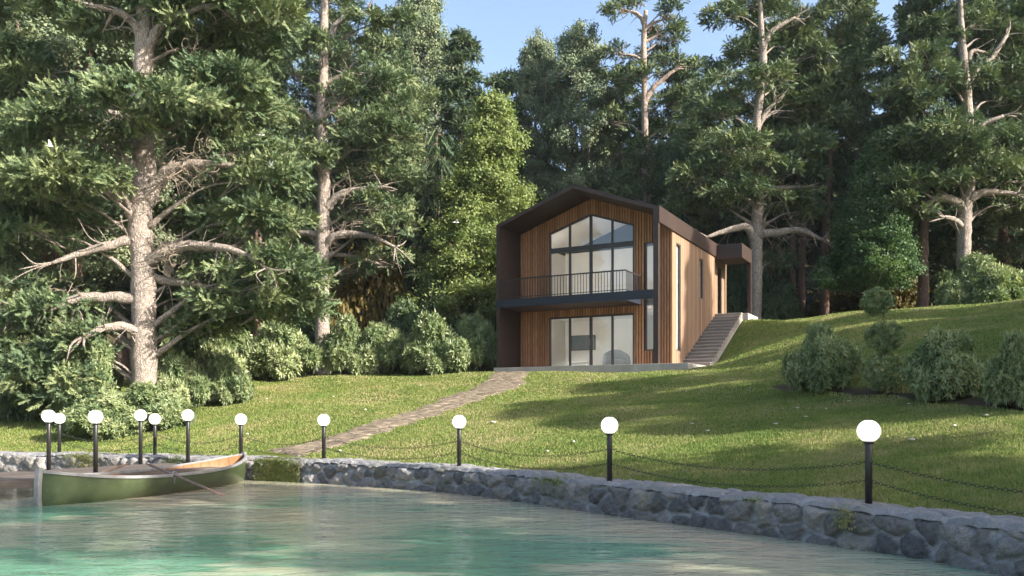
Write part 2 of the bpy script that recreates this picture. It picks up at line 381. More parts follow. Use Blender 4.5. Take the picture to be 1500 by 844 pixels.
def arc_at(px):                             # arc length where the wall crosses an image column
    c = np.abs(WALL[:, 0] - (px - 750) / F * WALL[:, 1]) + (WALL[:, 1] < 0) * 99
    return arc[np.argmin(c)]
s0 = arc_at(-350); s1 = arc[np.argmin(np.hypot(WALL[:, 0] - 9.4, WALL[:, 1] + 3))]
ds = 0.022; S = np.arange(s0, s1, ds); Zr = np.concatenate([np.arange(-0.34, 0.505, 0.02)]); SS, ZZ = np.meshgrid(S, Zr)
def voronoi(s, z, cs, cz, seed, jit=0.85):
    ci = np.floor(s / cs).astype(int); cj = np.floor(z / cz).astype(int); f1 = np.full(s.shape, 9.0); f2 = f1.copy(); cid = np.zeros(s.shape)
    for di in (-2, -1, 0, 1, 2):
        for dj in (-2, -1, 0, 1, 2):
            i, j = ci + di, cj + dj
            h1 = np.abs(np.sin(i * 127.1 + j * 311.7 + seed) * 43758.5) % 1; h2 = np.abs(np.sin(i * 269.5 + j * 183.3 + seed * 2) * 43758.5) % 1
            h3 = np.abs(np.sin(i * 41.7 + j * 97.3 + seed * 3) * 9543.1) % 1
            sx = (i + 0.5 + (h1 - 0.5) * jit + 0.5 * (j % 2)) * cs; sz = (j + 0.5 + (h2 - 0.5) * jit) * cz
            dd = np.hypot((s - sx) / 1.25, z - sz) - 0.03 * h3; m = dd < f1
            f2 = np.where(m, f1, np.minimum(f2, dd)); f1 = np.where(m, dd, f1); cid = np.where(m, h3, cid)
    return f2 - f1, cid
wv_ = 0.03 * np.sin(SS * 9.1 + ZZ * 11) + 0.02 * np.sin(SS * 23 - ZZ * 17)
ed, cid = voronoi(SS + wv_, ZZ + 0.02 * np.sin(SS * 13) + 0.43, 0.36, 0.30, 3.7)
bul = 0.155 * (1 - np.exp(-ed / 0.065)) * (0.75 + 0.5 * cid) + 0.012 * np.sin(SS * 31 + cid * 40) * np.sin(ZZ * 37 + cid * 20) + 0.006 * np.sin(SS * 67 + ZZ * 51 + cid * 90) + 0.006 * np.sin(SS * 43 - ZZ * 83 + cid * 50)
P2, Nn = along(SS)
setb = 0.22 * np.clip((ZZ - 0.41) / 0.09, 0, 1) ** 1.6
X = P2[..., 0] - Nn[..., 0] * (bul - setb - 0.02); Y = P2[..., 1] - Nn[..., 1] * (bul - setb - 0.02)
V = np.stack([X, Y, ZZ], -1).reshape(-1, 3); idx = np.arange(SS.size).reshape(SS.shape)
q = np.stack([idx[:-1, :-1], idx[:-1, 1:], idx[1:, 1:], idx[1:, :-1]], -1).reshape(-1, 4)
def mossmask(s):
    r = np.zeros_like(s)
    for px, w, a in ((412, .42, 1.6), (130, .5, 1.2), (262, .4, 1.0), (812, .35, .7), (1250, .25, .8), (650, .25, .7), (556, .22, .6), (960, .2, .7), (1115, .2, .5)):
        r += a * (.55 if px != 412 else 1) * np.exp(-((s - arc_at(px)) / w) ** 2)
    return np.clip(r, 0, 1)
wall = thing('pond_wall', 'low curving wall of grey rounded field stones along the pond edge', 'wall')
link('stone_face', fast_mesh('stone_face', V, q, M['stone'], {'cell': cid.ravel(), 'mortar': (1 - sst(ed, 0.016, 0.055)).ravel(), 'moss': mossmask(SS).ravel()}, True), wall)
W_ = np.linspace(-0.06, 0.62, 34); SS, WW = np.meshgrid(np.arange(s0, s1, 0.03), W_)
ed, cid = voronoi(SS + 0.04 * np.sin(WW * 9 + SS * 5), WW + 0.03 * np.sin(SS * 6), 0.55, 0.22, 8.1)
P2, Nn = along(SS); fr = np.clip((WW + 0.06 - 0.022 - 0.011 * np.sin(SS * 3.1) - .010 * np.sin(SS * 7.7)) / 0.03, 0, 1)
top = 0.482 + 0.036 * (1 - np.exp(-ed / 0.025)) * (0.7 + .6 * cid) - 0.065 * (1 - fr) ** 2 - 0.10 * np.clip((WW - 0.56) / 0.06, 0, 1) + 0.012 * np.sin(SS * 2.3 + 1) + 0.006 * np.sin(SS * 19 + WW * 30)
V = np.stack([P2[..., 0] + Nn[..., 0] * WW, P2[..., 1] + Nn[..., 1] * WW, top], -1).reshape(-1, 3); idx = np.arange(SS.size).reshape(SS.shape)
q = np.stack([idx[:-1, :-1], idx[:-1, 1:], idx[1:, 1:], idx[1:, :-1]], -1).reshape(-1, 4)
link('coping', fast_mesh('coping', V, q, M['stone'], {'cell': 0.55 + 0.45 * cid.ravel(), 'mortar': 0.35 * (1 - sst(ed, 0.0, 0.03)).ravel() + 0.25, 'moss': 0.7 * mossmask(SS).ravel()}, True), wall)
# moss and grass tufts hanging over the wall
tv = []
for px, w, z0, cnt in ((413, .62, -0.02, 3600), (815, .45, .40, 240), (122, .55, .42, 420), (132, .40, .2, 420), (264, .35, .25, 300), (1248, .15, .25, 140), (1115, .12, .45, 60), (395, .3, .45, 260)):
    s = arc_at(px) + rng.normal(0, w / 2, cnt).clip(-w, w); z = rng.uniform(z0, 0.52, cnt)
    p2, nr = along(s); off = np.where(z > .49, rng.uniform(-.10, .2, cnt), -0.15)
    b = np.column_stack([p2 + nr * off[:, None], z]); tp = b + np.column_stack([-nr * rng.uniform(.01, .05, cnt)[:, None], rng.uniform(-.05, .05, cnt)]) + rng.normal(0, .015, (cnt, 3))
    sd = np.column_stack([nr[:, 1], -nr[:, 0], 0 * z]) * 0.012
    tv.append(np.stack([b - sd, b + sd, tp], 1).reshape(-1, 3))
V = np.concatenate(tv); link('moss', fast_mesh('moss', V, np.arange(len(V)).reshape(-1, 3), M['grass'], np.repeat(rng.uniform(.4, 1, len(V) // 3), 3)), wall)

# ------------------------------------------------------------------ globe lamps and chains
m, nt, out = new_mat('black_metal'); co = coords(nt); n1 = noise(nt, co, 40, 4)
principled(nt, out, ramp(nt, n1, [(0.3, (0.012, 0.011, 0.012)), (0.7, (0.022, 0.02, 0.02))]), 0.42, bumpn(nt, n1, 0.1, 0.003), 0.5); M['black'] = m
m, nt, out = new_mat('lit_globe'); e = nt.nodes.new('ShaderNodeEmission'); e.inputs[0].default_value = (1, 0.95, 0.86, 1); e.inputs[1].default_value = 0.9
L(nt, e.outputs[0], out.inputs[0]); M['globe'] = m
def globe_lamp(x, y, z, h, label, group):
    t = thing('globe_lamp', label, 'lamp', (x, y, z), 0, group)
    b = MB(); b.lathe([(0.043, -0.05), (0.043, h - 0.15), (0.04, h - 0.145)], seg=18); b.build('pole', M['black'], t, True)
    b = MB(); b.lathe([(0.05, h - 0.16), (0.062, h - 0.15), (0.062, h - 0.125), (0.05, h - 0.115)], seg=18); b.build('collar', M['black'], t, True)
    b = MB(); pr = [(0.138 * math.sin(a), h - 0.138 * math.cos(a)) for a in np.linspace(0.32, math.pi - 0.28, 18)]
    b.lathe(pr, seg=28); b.build('globe', M['globe'], t, True)
    return t
LG = 'globe lamps on the stone wall'
wl = [(1273, 736.4, 'globe lamp nearest to the viewer, the largest on the stone wall'),
      (893, 704, 'globe lamp on the wall below the house steps, second largest of the wall lamps'),
      (673, 683, 'globe lamp on the wall in front of the middle of the lawn'),
      (474, 673, 'globe lamp on the wall where the stone path comes down to the pond'),
      (353, 669, 'globe lamp on the wall right at the far tip of the green rowing boat'),
      (227, 667, 'small globe lamp on the far wall in front of the big trunk'),
      (87, 663.6, 'small globe lamp on the far wall partly hidden behind a dock lamp')]
lamps = []
for px, py, lab in wl:
    s = arc_at(px); best = None
    for off in np.linspace(0.1, 0.4, 16):    # a place on the coping on that sight line
        ss = np.linspace(s - 1, s + 1, 161); p2, nr = along(ss); w = p2 + nr * off
        i = np.argmin(np.abs(w[:, 0] - (px - 750) / F * w[:, 1])); yy = HY + (CAMZ - 0.51) / w[i, 1] * F
        if best is None or abs(yy - py) < best[0]: best = (abs(yy - py), w[i])
    x, y = best[1]; lamps.append((x, y)); globe_lamp(x, y, 0.50, 0.90, lab, LG)
DG = 'globe lamps on the dock'
for x, y, lab in ((-8.3, 16.6, 'tall globe lamp on the dock edge right beside the green boat'), (-9.9, 17.8, 'leftmost tall globe lamp on the dock'),
                  (-8.74, 19.6, 'tall globe lamp at the far dock end just left of the big trunk'), (-7.72, 19.84, 'tall globe lamp at the far dock end nearest the lawn')):
    globe_lamp(x, y, 0.35, 1.15, lab, DG)
m, nt, out = new_mat('chain_iron'); co = coords(nt); n1 = noise(nt, co, 60, 3)
principled(nt, out, ramp(nt, n1, [(0.3, (0.02, 0.02, 0.022)), (0.7, (0.06, 0.055, 0.05))]), 0.5, None, 0.4, 0.6); M['chain'] = m
def chain(a, b, z, sag, label):
    a = np.array([a[0], a[1], z]); b = np.array([b[0], b[1], z]); ln = np.linalg.norm(b - a); n = int(ln / 0.052)
    mb = MB(); t = (np.arange(n) + .5) / n; dirv = (b - a) / ln; sd = np.array([-dirv[1], dirv[0], 0])
    for i, ti in enumerate(t):
        c = a + (b - a) * ti; c[2] -= sag * 4 * ti * (1 - ti); sl = -sag * 4 * (1 - 2 * ti) / ln
        dv = dirv + np.array([0, 0, sl]); dv /= np.linalg.norm(dv); up = np.cross(sd, dv)
        w = sd if i % 2 else up
        ring = [c + dv * (0.036 * math.cos(p)) + w * (0.019 * math.sin(p)) for p in np.linspace(0, 2 * math.pi, 9)]
        mb.tube(np.array(ring), 0.0033, 4, False)
    o = mb.build('chain', M['chain']); tag(o, label, 'chain', 'chains between the wall lamps')
nx_l = along(np.array([arc_at(1273) + 4.2])); nl = nx_l[0][0] + nx_l[1][0] * 0.28
globe_lamp(nl[0], nl[1], 0.50, 0.90, 'globe lamp on the wall past the right picture edge', LG)
pts = [tuple(nl)] + lamps
nm = ['from the nearest lamp out past the right picture edge', 'from the nearest lamp to the second lamp along the wall', 'between the two wall lamps below the house',
      'across the foot of the stone path', 'from the path lamp to the lamp at the boat tip', 'behind the dock end along the far wall', 'along the far wall under the big shrubs']
for i, w in enumerate(nm):
    chain(pts[i], pts[i + 1], 1.02, 0.2, 'upper iron chain sagging ' + w); chain(pts[i], pts[i + 1], 0.79, 0.2, 'lower iron chain sagging ' + w)

# ------------------------------------------------------------------ dock
m, nt, out = new_mat('dock_wood'); co = coords(nt, (1.2, 14, 14)); n1 = noise(nt, co, 3, 5, 0.6); isl = island(nt)
c = ramp(nt, n1, [(0.3, (0.07, 0.058, 0.05)), (0.7, (0.145, 0.12, 0.105))])
hs = nt.nodes.new('ShaderNodeHueSaturation'); L(nt, c, hs.inputs['Color']); mr = nt.nodes.new('ShaderNodeMapRange'); mr.inputs[3].default_value = 0.75; mr.inputs[4].default_value = 1.25
L(nt, isl, mr.inputs[0]); L(nt, mr.outputs[0], hs.inputs['Value'])
principled(nt, out, hs.outputs[0], 0.75, bumpn(nt, n1, 0.4, 0.01), 0.3); M['dockwood'] = m
dock = thing('dock', 'weathered dark plank dock behind the boat, running in from the left', 'dock', (-8.3, 16.6, 0), math.atan2(.785, .62))
b = MB()
for i in range(15):
    y0 = -0.12 + i * 0.153; b.box(-7.0, 2.7, y0, y0 + 0.146, 0.315, 0.35)
b.build('deck', M['dockwood'], dock)
b = MB(); b.box(-7.0, 2.72, -0.155, -0.124, 0.20, 0.345); b.build('edge_board', M['dockwood'], dock)
b = MB(); b.box(-7.0, 2.72, 2.18, 2.21, 0.20, 0.345); b.build('edge_board', M['dockwood'], dock)
for x in (-6.5, -4.2, -1.9, 0.4, 2.4):
    for y in (0.05, 2.0):
        b = MB(); b.tube([(x, y, -1.0), (x, y, 0.31)], 0.075, 10); b.build('pile', M['dockwood'], dock, True)
# ------------------------------------------------------------------ rowing boat
m, nt, out = new_mat('boat_green'); co = coords(nt); n1 = noise(nt, co, 3, 5, 0.6); n2 = noise(nt, co, 25, 4)
c = ramp(nt, n1, [(0.3, (0.034, 0.050, 0.022)), (0.7, (0.066, 0.086, 0.04))])
c = mixc(nt, ramp(nt, n2, [(0.66, (0, 0, 0)), (0.74, (1, 1, 1))]), c, (0.16, 0.19, 0.12))
principled(nt, out, c, 0.3, bumpn(nt, n1, 0.08, 0.01), 0.5); M['boatgreen'] = m
M['trim'] = simple('boat_trim', (0.17, 0.17, 0.175), (0.27, 0.265, 0.26), 9, 0.4, 0.1)
m, nt, out = new_mat('boat_planking'); co = coords(nt, (1, 1, 1)); w = nt.nodes.new('ShaderNodeTexWave'); w.wave_type = 'BANDS'; w.bands_direction = 'Y'
w.inputs['Scale'].default_value = 1.6; w.inputs['Distortion'].default_value = 0.2; L(nt, co, w.inputs['Vector'])
n1 = noise(nt, coords(nt, (6, 1, 6)), 6, 5)
c = ramp(nt, n1, [(0.3, (0.20, 0.085, 0.03)), (0.7, (0.31, 0.15, 0.06))]); c = mixc(nt, ramp(nt, w.outputs['Fac'], [(0.0, (1, 1, 1)), (0.12, (0, 0, 0))]), c, (0.16, 0.07, 0.03))
principled(nt, out, c, 0.45, bumpn(nt, n1, 0.15, 0.01), 0.4); M['planking'] = m
M['oarwood'] = simple('oar_wood', (0.13, 0.085, 0.065), (0.24, 0.165, 0.125), 6, 0.55, 0.2, (1, 1, 1))
BA, BB = np.array([-8.06, 14.25]), np.array([-6.22, 19.3]); bl = np.hypot(*(BB - BA)); bd = (BB - BA) / bl
boat = thing('rowing_boat', 'green rowing boat with grey gunwale and wooden inside lying at the dock', 'boat', (BA[0], BA[1], 0), math.atan2(bd[1], bd[0]) - math.pi / 2)
NS, NR = 49, 13
def section(t, inset, zfloor=None):
    k = max(0.0, 1 - abs(2 * t - 1) ** 2.3); hb = 0.80 * k ** 0.72 - inset; zt = 0.37 + 0.215 * abs(2 * t - 1) ** 2.6; zb = -0.10 if zfloor is None else zfloor
    rows = []
    for j in range(NR):
        a = j / (NR - 1) * math.pi / 2; wv = max(hb, 0.012) * math.sin(a) ** 0.75; z = zb + (zt - zb) * (1 - math.cos(a)) ** 1.15
        rows.append((wv, z))
    return rows
def shell(inset, zf, name, mat, flip):
    v = []; f = []
    for i in range(NS):
        t = i / (NS - 1); r = section(t, inset, zf); y = t * bl + (0.05 if flip else 0) * (1 - 2 * t)
        row = [(-w, y, z) for w, z in r[::-1]] + [(w, y, z) for w, z in r[1:]]; v += row
    k = 2 * NR - 1
    for i in range(NS - 1):
        for j in range(k - 1):
            q = (i * k + j, i * k + j + 1, (i + 1) * k + j + 1, (i + 1) * k + j); f.append(q[::-1] if flip else q)
    b = MB(); b.add(v, f); return b.build(name, mat, boat, True)
shell(0, None, 'hull', M['boatgreen'], False); shell(0.035, 0.02, 'inner_planking', M['planking'], True)
for sg in (-1, 1):
    pts = np.array([(sg * (section(t, 0.008)[-1][0]), t * bl, section(t, 0)[-1][1] + 0.012) for t in np.linspace(0, 1, 60)])
    b = MB(); n = len(pts); ri = [(-.034, -.035), (.034, -.035), (.034, .022), (-.034, .022)]; v = []
    for p_ in pts: v += [(p_[0] + a, p_[1], p_[2] + c_) for a, c_ in ri]
    f = [(i * 4 + j, i * 4 + (j + 1) % 4, i * 4 + 4 + (j + 1) % 4, i * 4 + 4 + j) for i in range(n - 1) for j in range(4)] + [(3, 2, 1, 0), (n * 4 - 4, n * 4 - 3, n * 4 - 2, n * 4 - 1)]
    b.add(v, f); b.build('gunwale', M['trim'], boat, bevel=0.008)
for t, s in ((0, -1), (1, 1)):
    b = MB(); y0 = t * bl; pr = [(s * 0.025, -0.12), (s * 0.055, 0.1), (s * 0.05, 0.4), (s * 0.02, 0.645)]
    for (a, z0), (c_, z1) in zip(pr[:-1], pr[1:]):
        b.hexa([(-.045, y0 + a - .05, z0), (.045, y0 + a - .05, z0), (.045, y0 + a + .03, z0), (-.045, y0 + a + .03, z0)],
               [(-.045, y0 + c_ - .05, z1), (.045, y0 + c_ - .05, z1), (.045, y0 + c_ + .03, z1), (-.045, y0 + c_ + .03, z1)])
    b.build('stem', M['trim'], boat)
for t in (0.34, 0.68):
    w_ = section(t, 0.05)[-4][0]; b = MB(); b.box(-w_, w_, t * bl - .12, t * bl + .12, 0.20, 0.235); b.build('seat', M['planking'], boat, bevel=0.006)
def local(p):
    a = math.atan2(bd[1], bd[0]) - math.pi / 2; dx, dy = p[0] - BA[0], p[1] - BA[1]
    return np.array([dx * math.cos(a) + dy * math.sin(a), -dx * math.sin(a) + dy * math.cos(a), p[2]])
def oar(h, bl_, label):
    h = np.array(h); e = np.array(bl_); d_ = e - h; ln = np.linalg.norm(d_); d_ /= ln; mb = MB()
    mb.tube(np.array([h, h + d_ * .16, h + d_ * .18, h + d_ * (ln - .62), h + d_ * (ln - .55)]), [0.017, 0.017, 0.026, 0.024, 0.02], 10)
    root = thing('oar', label, 'oar', (0, 0, 0)); mb.build('shaft', M['oarwood'], root, True)
    sd = np.array([-d_[1], d_[0], 0]); sd /= np.linalg.norm(sd); up = np.cross(d_, sd); mb = MB(); pr = [(-.62, .02), (-.45, .05), (-.2, .068), (-.03, .066), (0, .045)]
    for (a, w0), (c_, w1) in zip(pr[:-1], pr[1:]):
        p0 = e + d_ * a; p1 = e + d_ * c_
        mb.hexa([p0 - sd * w0 - up * .009, p0 + sd * w0 - up * .009, p0 + sd * w0 + up * .009, p0 - sd * w0 + up * .009],
                [p1 - sd * w1 - up * .009, p1 + sd * w1 - up * .009, p1 + sd * w1 + up * .009, p1 - sd * w1 + up * .009])
    mb.build('blade', M['oarwood'], root)
OH, OE = P(214, 679, 16.9), P(328, 726, 14.9); oar(OH, OE, 'wooden oar over the near side of the boat, its blade above the water')
FH, FE = P(189, 679, 17.3), P(118, 702.5, 15.95); oar(FH, FE, 'wooden oar over the dock side of the boat, mostly hidden by the hull')
def oarlock(p):
    b = MB(); th = np.linspace(0, 2 * math.pi, 17)
    ring = np.array([(p[0] + .012 * math.sin(3 * t), p[1] + .062 * math.cos(t), p[2] + .062 * math.sin(t)) for t in th])
    b.tube(ring, 0.016, 8, False); b.tube([(p[0], p[1], p[2] - .16), (p[0], p[1], p[2] - .06)], .014, 8); b.build('oarlock', M['trim'], boat, True)
for A, E in ((OH, OE), (FH, FE)):            # where the oar crosses the gunwale
    best = min(((abs(abs(local(A + (E - A) * t)[0]) - section(np.clip(local(A + (E - A) * t)[1] / bl, 0, 1), 0)[-1][0]), t) for t in np.linspace(0.1, 0.9, 81)))
    oarlock(local(A + (E - A) * best[1]))

# ------------------------------------------------------------------ the house
M['brown'] = simple('brown_sheet_metal', (0.034, 0.021, 0.017), (0.046, 0.029, 0.023), 1.2, 0.5, 0.03)
M['navy'] = simple('navy_steel', (0.012, 0.017, 0.03), (0.018, 0.024, 0.04), 2, 0.5, 0.03)
M['frame'] = simple('window_frame_grey', (0.05, 0.048, 0.05), (0.065, 0.062, 0.064), 3, 0.45, 0.03)
M['rail'] = simple('railing_black', (0.02, 0.018, 0.019), (0.03, 0.027, 0.028), 5, 0.45, 0.03)
M['plaster'] = simple('room_plaster', (0.66, 0.63, 0.585), (0.71, 0.68, 0.635), 1.5, 0.9, 0.03)
M['floorwood'] = simple('room_floor', (0.38, 0.29, 0.2), (0.48, 0.38, 0.28), 4, 0.5, 0.05, (0.4, 6, 1))
M['fabric'] = simple('slate_fabric', (0.16, 0.18, 0.21), (0.21, 0.23, 0.26), 40, 0.95, 0.3)
M['screen'] = simple('screen_glass', (0.10, 0.12, 0.14), (0.12, 0.14, 0.16), 1, 0.25, 0)
M['white'] = simple('white_lacquer', (0.72, 0.71, 0.69), (0.78, 0.77, 0.75), 3, 0.4, 0.02)
m, nt, out = new_mat('cedar_slats'); co = coords(nt, (9, 9, 0.9)); n1 = noise(nt, co, 3.2, 5, 0.65, 0.4); n2 = noise(nt, coords(nt, (1, 1, .5)), 1.1, 3); isl = island(nt)
c = ramp(nt, n1, [(0.28, (0.245, 0.112, 0.055)), (0.55, (0.395, 0.195, 0.098)), (0.78, (0.51, 0.275, 0.145))])
hs = nt.nodes.new('ShaderNodeHueSaturation'); L(nt, c, hs.inputs['Color']); mr = nt.nodes.new('ShaderNodeMapRange'); mr.inputs[3].default_value = 0.72; mr.inputs[4].default_value = 1.22
L(nt, isl, mr.inputs[0]); L(nt, mr.outputs[0], hs.inputs['Value'])
principled(nt, out, hs.outputs[0], 0.6, bumpn(nt, n1, 0.25, 0.006), 0.3); M['slat'] = m
M['backing'] = simple('slat_backing', (0.025, 0.011, 0.007), (0.04, 0.02, 0.011), 5, 0.85, 0.1)
m, nt, out = new_mat('timber_panel'); co = coords(nt, (7, 7, 0.5)); n1 = noise(nt, co, 3.0, 5, 0.6, 0.3)
w = nt.nodes.new('ShaderNodeTexWave'); w.wave_type = 'BANDS'; w.bands_direction = 'Y'; w.inputs['Scale'].default_value = 1.05; L(nt, coords(nt), w.inputs['Vector'])
c = ramp(nt, n1, [(0.3, (0.235, 0.150, 0.097)), (0.7, (0.325, 0.214, 0.14))]); c = mixc(nt, ramp(nt, w.outputs['Fac'], [(0.0, (1, 1, 1)), (0.13, (0, 0, 0))]), c, (0.10, 0.06, 0.038))
sx = nt.nodes.new('ShaderNodeSeparateXYZ'); L(nt, coords(nt, (1, 3.18, 1)), sx.inputs[0]); fl = nt.nodes.new('ShaderNodeMath'); fl.operation = 'FLOOR'; L(nt, sx.outputs[1], fl.inputs[0])
wn = nt.nodes.new('ShaderNodeTexWhiteNoise'); wn.noise_dimensions = '1D'; L(nt, fl.outputs[0], wn.inputs['W']); hs = nt.nodes.new('ShaderNodeHueSaturation'); L(nt, c, hs.inputs['Color'])
mr = nt.nodes.new('ShaderNodeMapRange'); mr.inputs[3].default_value = 0.74; mr.inputs[4].default_value = 1.14; L(nt, wn.outputs[0], mr.inputs[0]); L(nt, mr.outputs[0], hs.inputs['Value'])      # every board its own tone
principled(nt, out, hs.outputs[0], 0.75, bumpn(nt, n1, 0.2, 0.006), 0.2); M['panel'] = m
m, nt, out = new_mat('concrete'); co = coords(nt); n1 = noise(nt, co, 1.6, 5, 0.6); n2 = noise(nt, co, 60, 3)
c = ramp(nt, n1, [(0.3, (0.30, 0.275, 0.25)), (0.7, (0.44, 0.41, 0.375))]); c = mixc(nt, ramp(nt, n2, [(0.3, (0, 0, 0)), (0.5, (1, 1, 1))]), mixc(nt, 1.0, c, (0.8, 0.8, 0.8), 'MULTIPLY'), c)
principled(nt, out, c, 0.85, bumpn(nt, n2, 0.2, 0.006), 0.2); M['concrete'] = m
m, nt, out = new_mat('pane_glass'); tr = nt.nodes.new('ShaderNodeBsdfTransparent'); tr.inputs[0].default_value = (0.93, 0.95, 0.95, 1)
gl = nt.nodes.new('ShaderNodeBsdfGlossy'); gl.inputs['Roughness'].default_value = 0.0; gl.inputs[0].default_value = (1, 1, 1, 1)
co = coords(nt); n1 = noise(nt, co, 0.8, 2); L(nt, bumpn(nt, n1, 0.04, 0.02), gl.inputs['Normal'])
fr = nt.nodes.new('ShaderNodeFresnel'); fr.inputs[0].default_value = 1.5; ma = nt.nodes.new('ShaderNodeMath'); ma.operation = 'MULTIPLY_ADD'; ma.inputs[1].default_value = 0.9; ma.inputs[2].default_value = 0.09
L(nt, fr.outputs[0], ma.inputs[0]); s = nt.nodes.new('ShaderNodeMixShader'); L(nt, ma.outputs[0], s.inputs[0]); L(nt, tr.outputs[0], s.inputs[1]); L(nt, gl.outputs[0], s.inputs[2]); L(nt, s.outputs[0], out.inputs[0]); M['glass'] = m
m, nt, out = new_mat('room_fill_glow'); e = nt.nodes.new('ShaderNodeEmission'); e.inputs[0].default_value = (1, 0.965, 0.92, 1); e.inputs[1].default_value = 8.5; L(nt, e.outputs[0], out.inputs[0]); M['roomfill'] = m  # glow of the added panels that brighten the rooms

M['riser'] = simple('riser_concrete', (0.25, 0.22, 0.195), (0.34, 0.30, 0.265), 2.2, 0.9, 0.1)  # darker than the treads: nosing shade put into the concrete colour
hang = math.atan2(HU[1], HU[0])
house = thing('house', 'two storey gabled house of cedar slats in a dark brown metal shell', 'house', (HO[0], HO[1], HZ), hang)
W = HW; VF = 1.9; DEP = 10.6; RS = 0.36
def rf(u): return 6.0 + RS * min(u, W - u)
def rin(u): return rf(u) - 0.16
def H(name, mat, fn, parent=None, bevel=0, smooth=False):
    b = MB(); fn(b); return b.build(name, mat, parent or house, smooth, bevel=bevel)
H('shell_wall', M['brown'], lambda b: b.hexa([(0, 0, -.3), (.16, 0, -.3), (.16, DEP, -.3), (0, DEP, -.3)], [(0, 0, rf(0) - .17), (.16, 0, rf(.16) - .17), (.16, DEP, rf(.16) - .17), (0, DEP, rf(0) - .17)]))
def roof(b):
    for u0, u1 in ((0, W / 2), (W / 2, W)):
        b.hexa([(u0, 0, rin(u0)), (u1, 0, rin(u1)), (u1, DEP, rin(u1)), (u0, DEP, rin(u0))], [(u0, 0, rf(u0)), (u1, 0, rf(u1)), (u1, DEP, rf(u1)), (u0, DEP, rf(u0))])
H('roof', M['brown'], roof)
def ridge(b): b.hexa([(W / 2 - .14, -.012, rf(W / 2 - .14) + .003), (W / 2, -.012, rf(W / 2) + .003), (W / 2 + .14, -.012, rf(W / 2 + .14) + .003), (W / 2, -.012, rf(W / 2) + .004)],
                     [(W / 2 - .14, DEP, rf(W / 2 - .14) + .018), (W / 2, DEP, rf(W / 2) + .025), (W / 2 + .14, DEP, rf(W / 2 + .14) + .018), (W / 2, DEP, rf(W / 2) + .02)])
H('fascia', M['brown'], lambda b: b.box(W + .002, W + .075, 0.0, 8.4, 5.39, 6.012))
H('fascia', M['brown'], lambda b: b.box(W + .002, W + .075, 8.4, DEP + .02, 5.62, 6.012))
H('post', M['brown'], lambda b: b.box(6.86, W + .03, 0.004, .2, 0, 5.9))
# front wall: upright strips cut round the openings
def gtop(u): return 5.83 + 0.335 * (1.93 - abs(u - 3.5))
OPEN = [(1.57, 5.43, lambda u: 2.86, gtop), (1.57, 5.43, lambda u: 0.0, lambda u: 2.2), (5.91, 6.43, lambda u: .64, lambda u: 5.03)]
def strips(b, us, v0, v1, top, openings, z0=0.0):
    for a, c_ in us:
        mid = (a + c_) / 2; cut = sorted([(o[2], o[3]) for o in openings if o[0] < mid < o[1]], key=lambda o: o[0](mid)); lo = lambda u: z0
        for f0, f1 in cut + [(top, None)]:
            if f0(mid) - lo(mid) > 0.02:
                b.hexa([(a, v0, lo(a)), (c_, v0, lo(c_)), (c_, v1, lo(c_)), (a, v1, lo(a))], [(a, v0, f0(a)), (c_, v0, f0(c_)), (c_, v1, f0(c_)), (a, v1, f0(a))])
            lo = f1
PIT = 0.1185
slu = [(0.165 + i * PIT + .018, 0.165 + (i + 1) * PIT - .018) for i in range(58)]
tp = lambda u: rin(u) - .002
edges = [.162, 1.57, 3.5, 5.43, 5.91, 6.43, W - .003]
H('wall_core', M['backing'], lambda b: strips(b, list(zip(edges[:-1], edges[1:])), VF, VF + .14, lambda u: (rin(u) if u != 3.5 else rin(3.5)) - .004, OPEN))
H('slat_cladding', M['slat'], lambda b: strips(b, [s_ for s_ in slu if s_[1] < W + .02], VF - .045, VF - .001, tp, OPEN))
# side wall
OS = [(2.39, 2.97, lambda u: .64, lambda u: 5.02), (5.81, 6.37, lambda u: 3.17, lambda u: 4.94), (8.9, 9.7, lambda u: 2.77, lambda u: 5.05)]
def sidewall(b):
    es = [VF, 2.39, 2.97, 5.81, 6.37, 8.9, 9.7, DEP]
    for a, c_ in zip(es[:-1], es[1:]):
        mid = (a + c_) / 2; lo = -.3
        for o in [o for o in OS if o[0] < mid < o[1]]: b.box(W - .15, W, a, c_, lo, o[2](0)); lo = o[3](0)
        b.box(W - .15, W, a, c_, lo, 5.82)
H('side_wall', M['panel'], sidewall)
H('rear_wall', M['panel'], lambda b: strips(b, [(.17, 3.515), (3.515, W - .16)], DEP - .15, DEP - .01, lambda u: rin(u) - .004, [], 2.7))
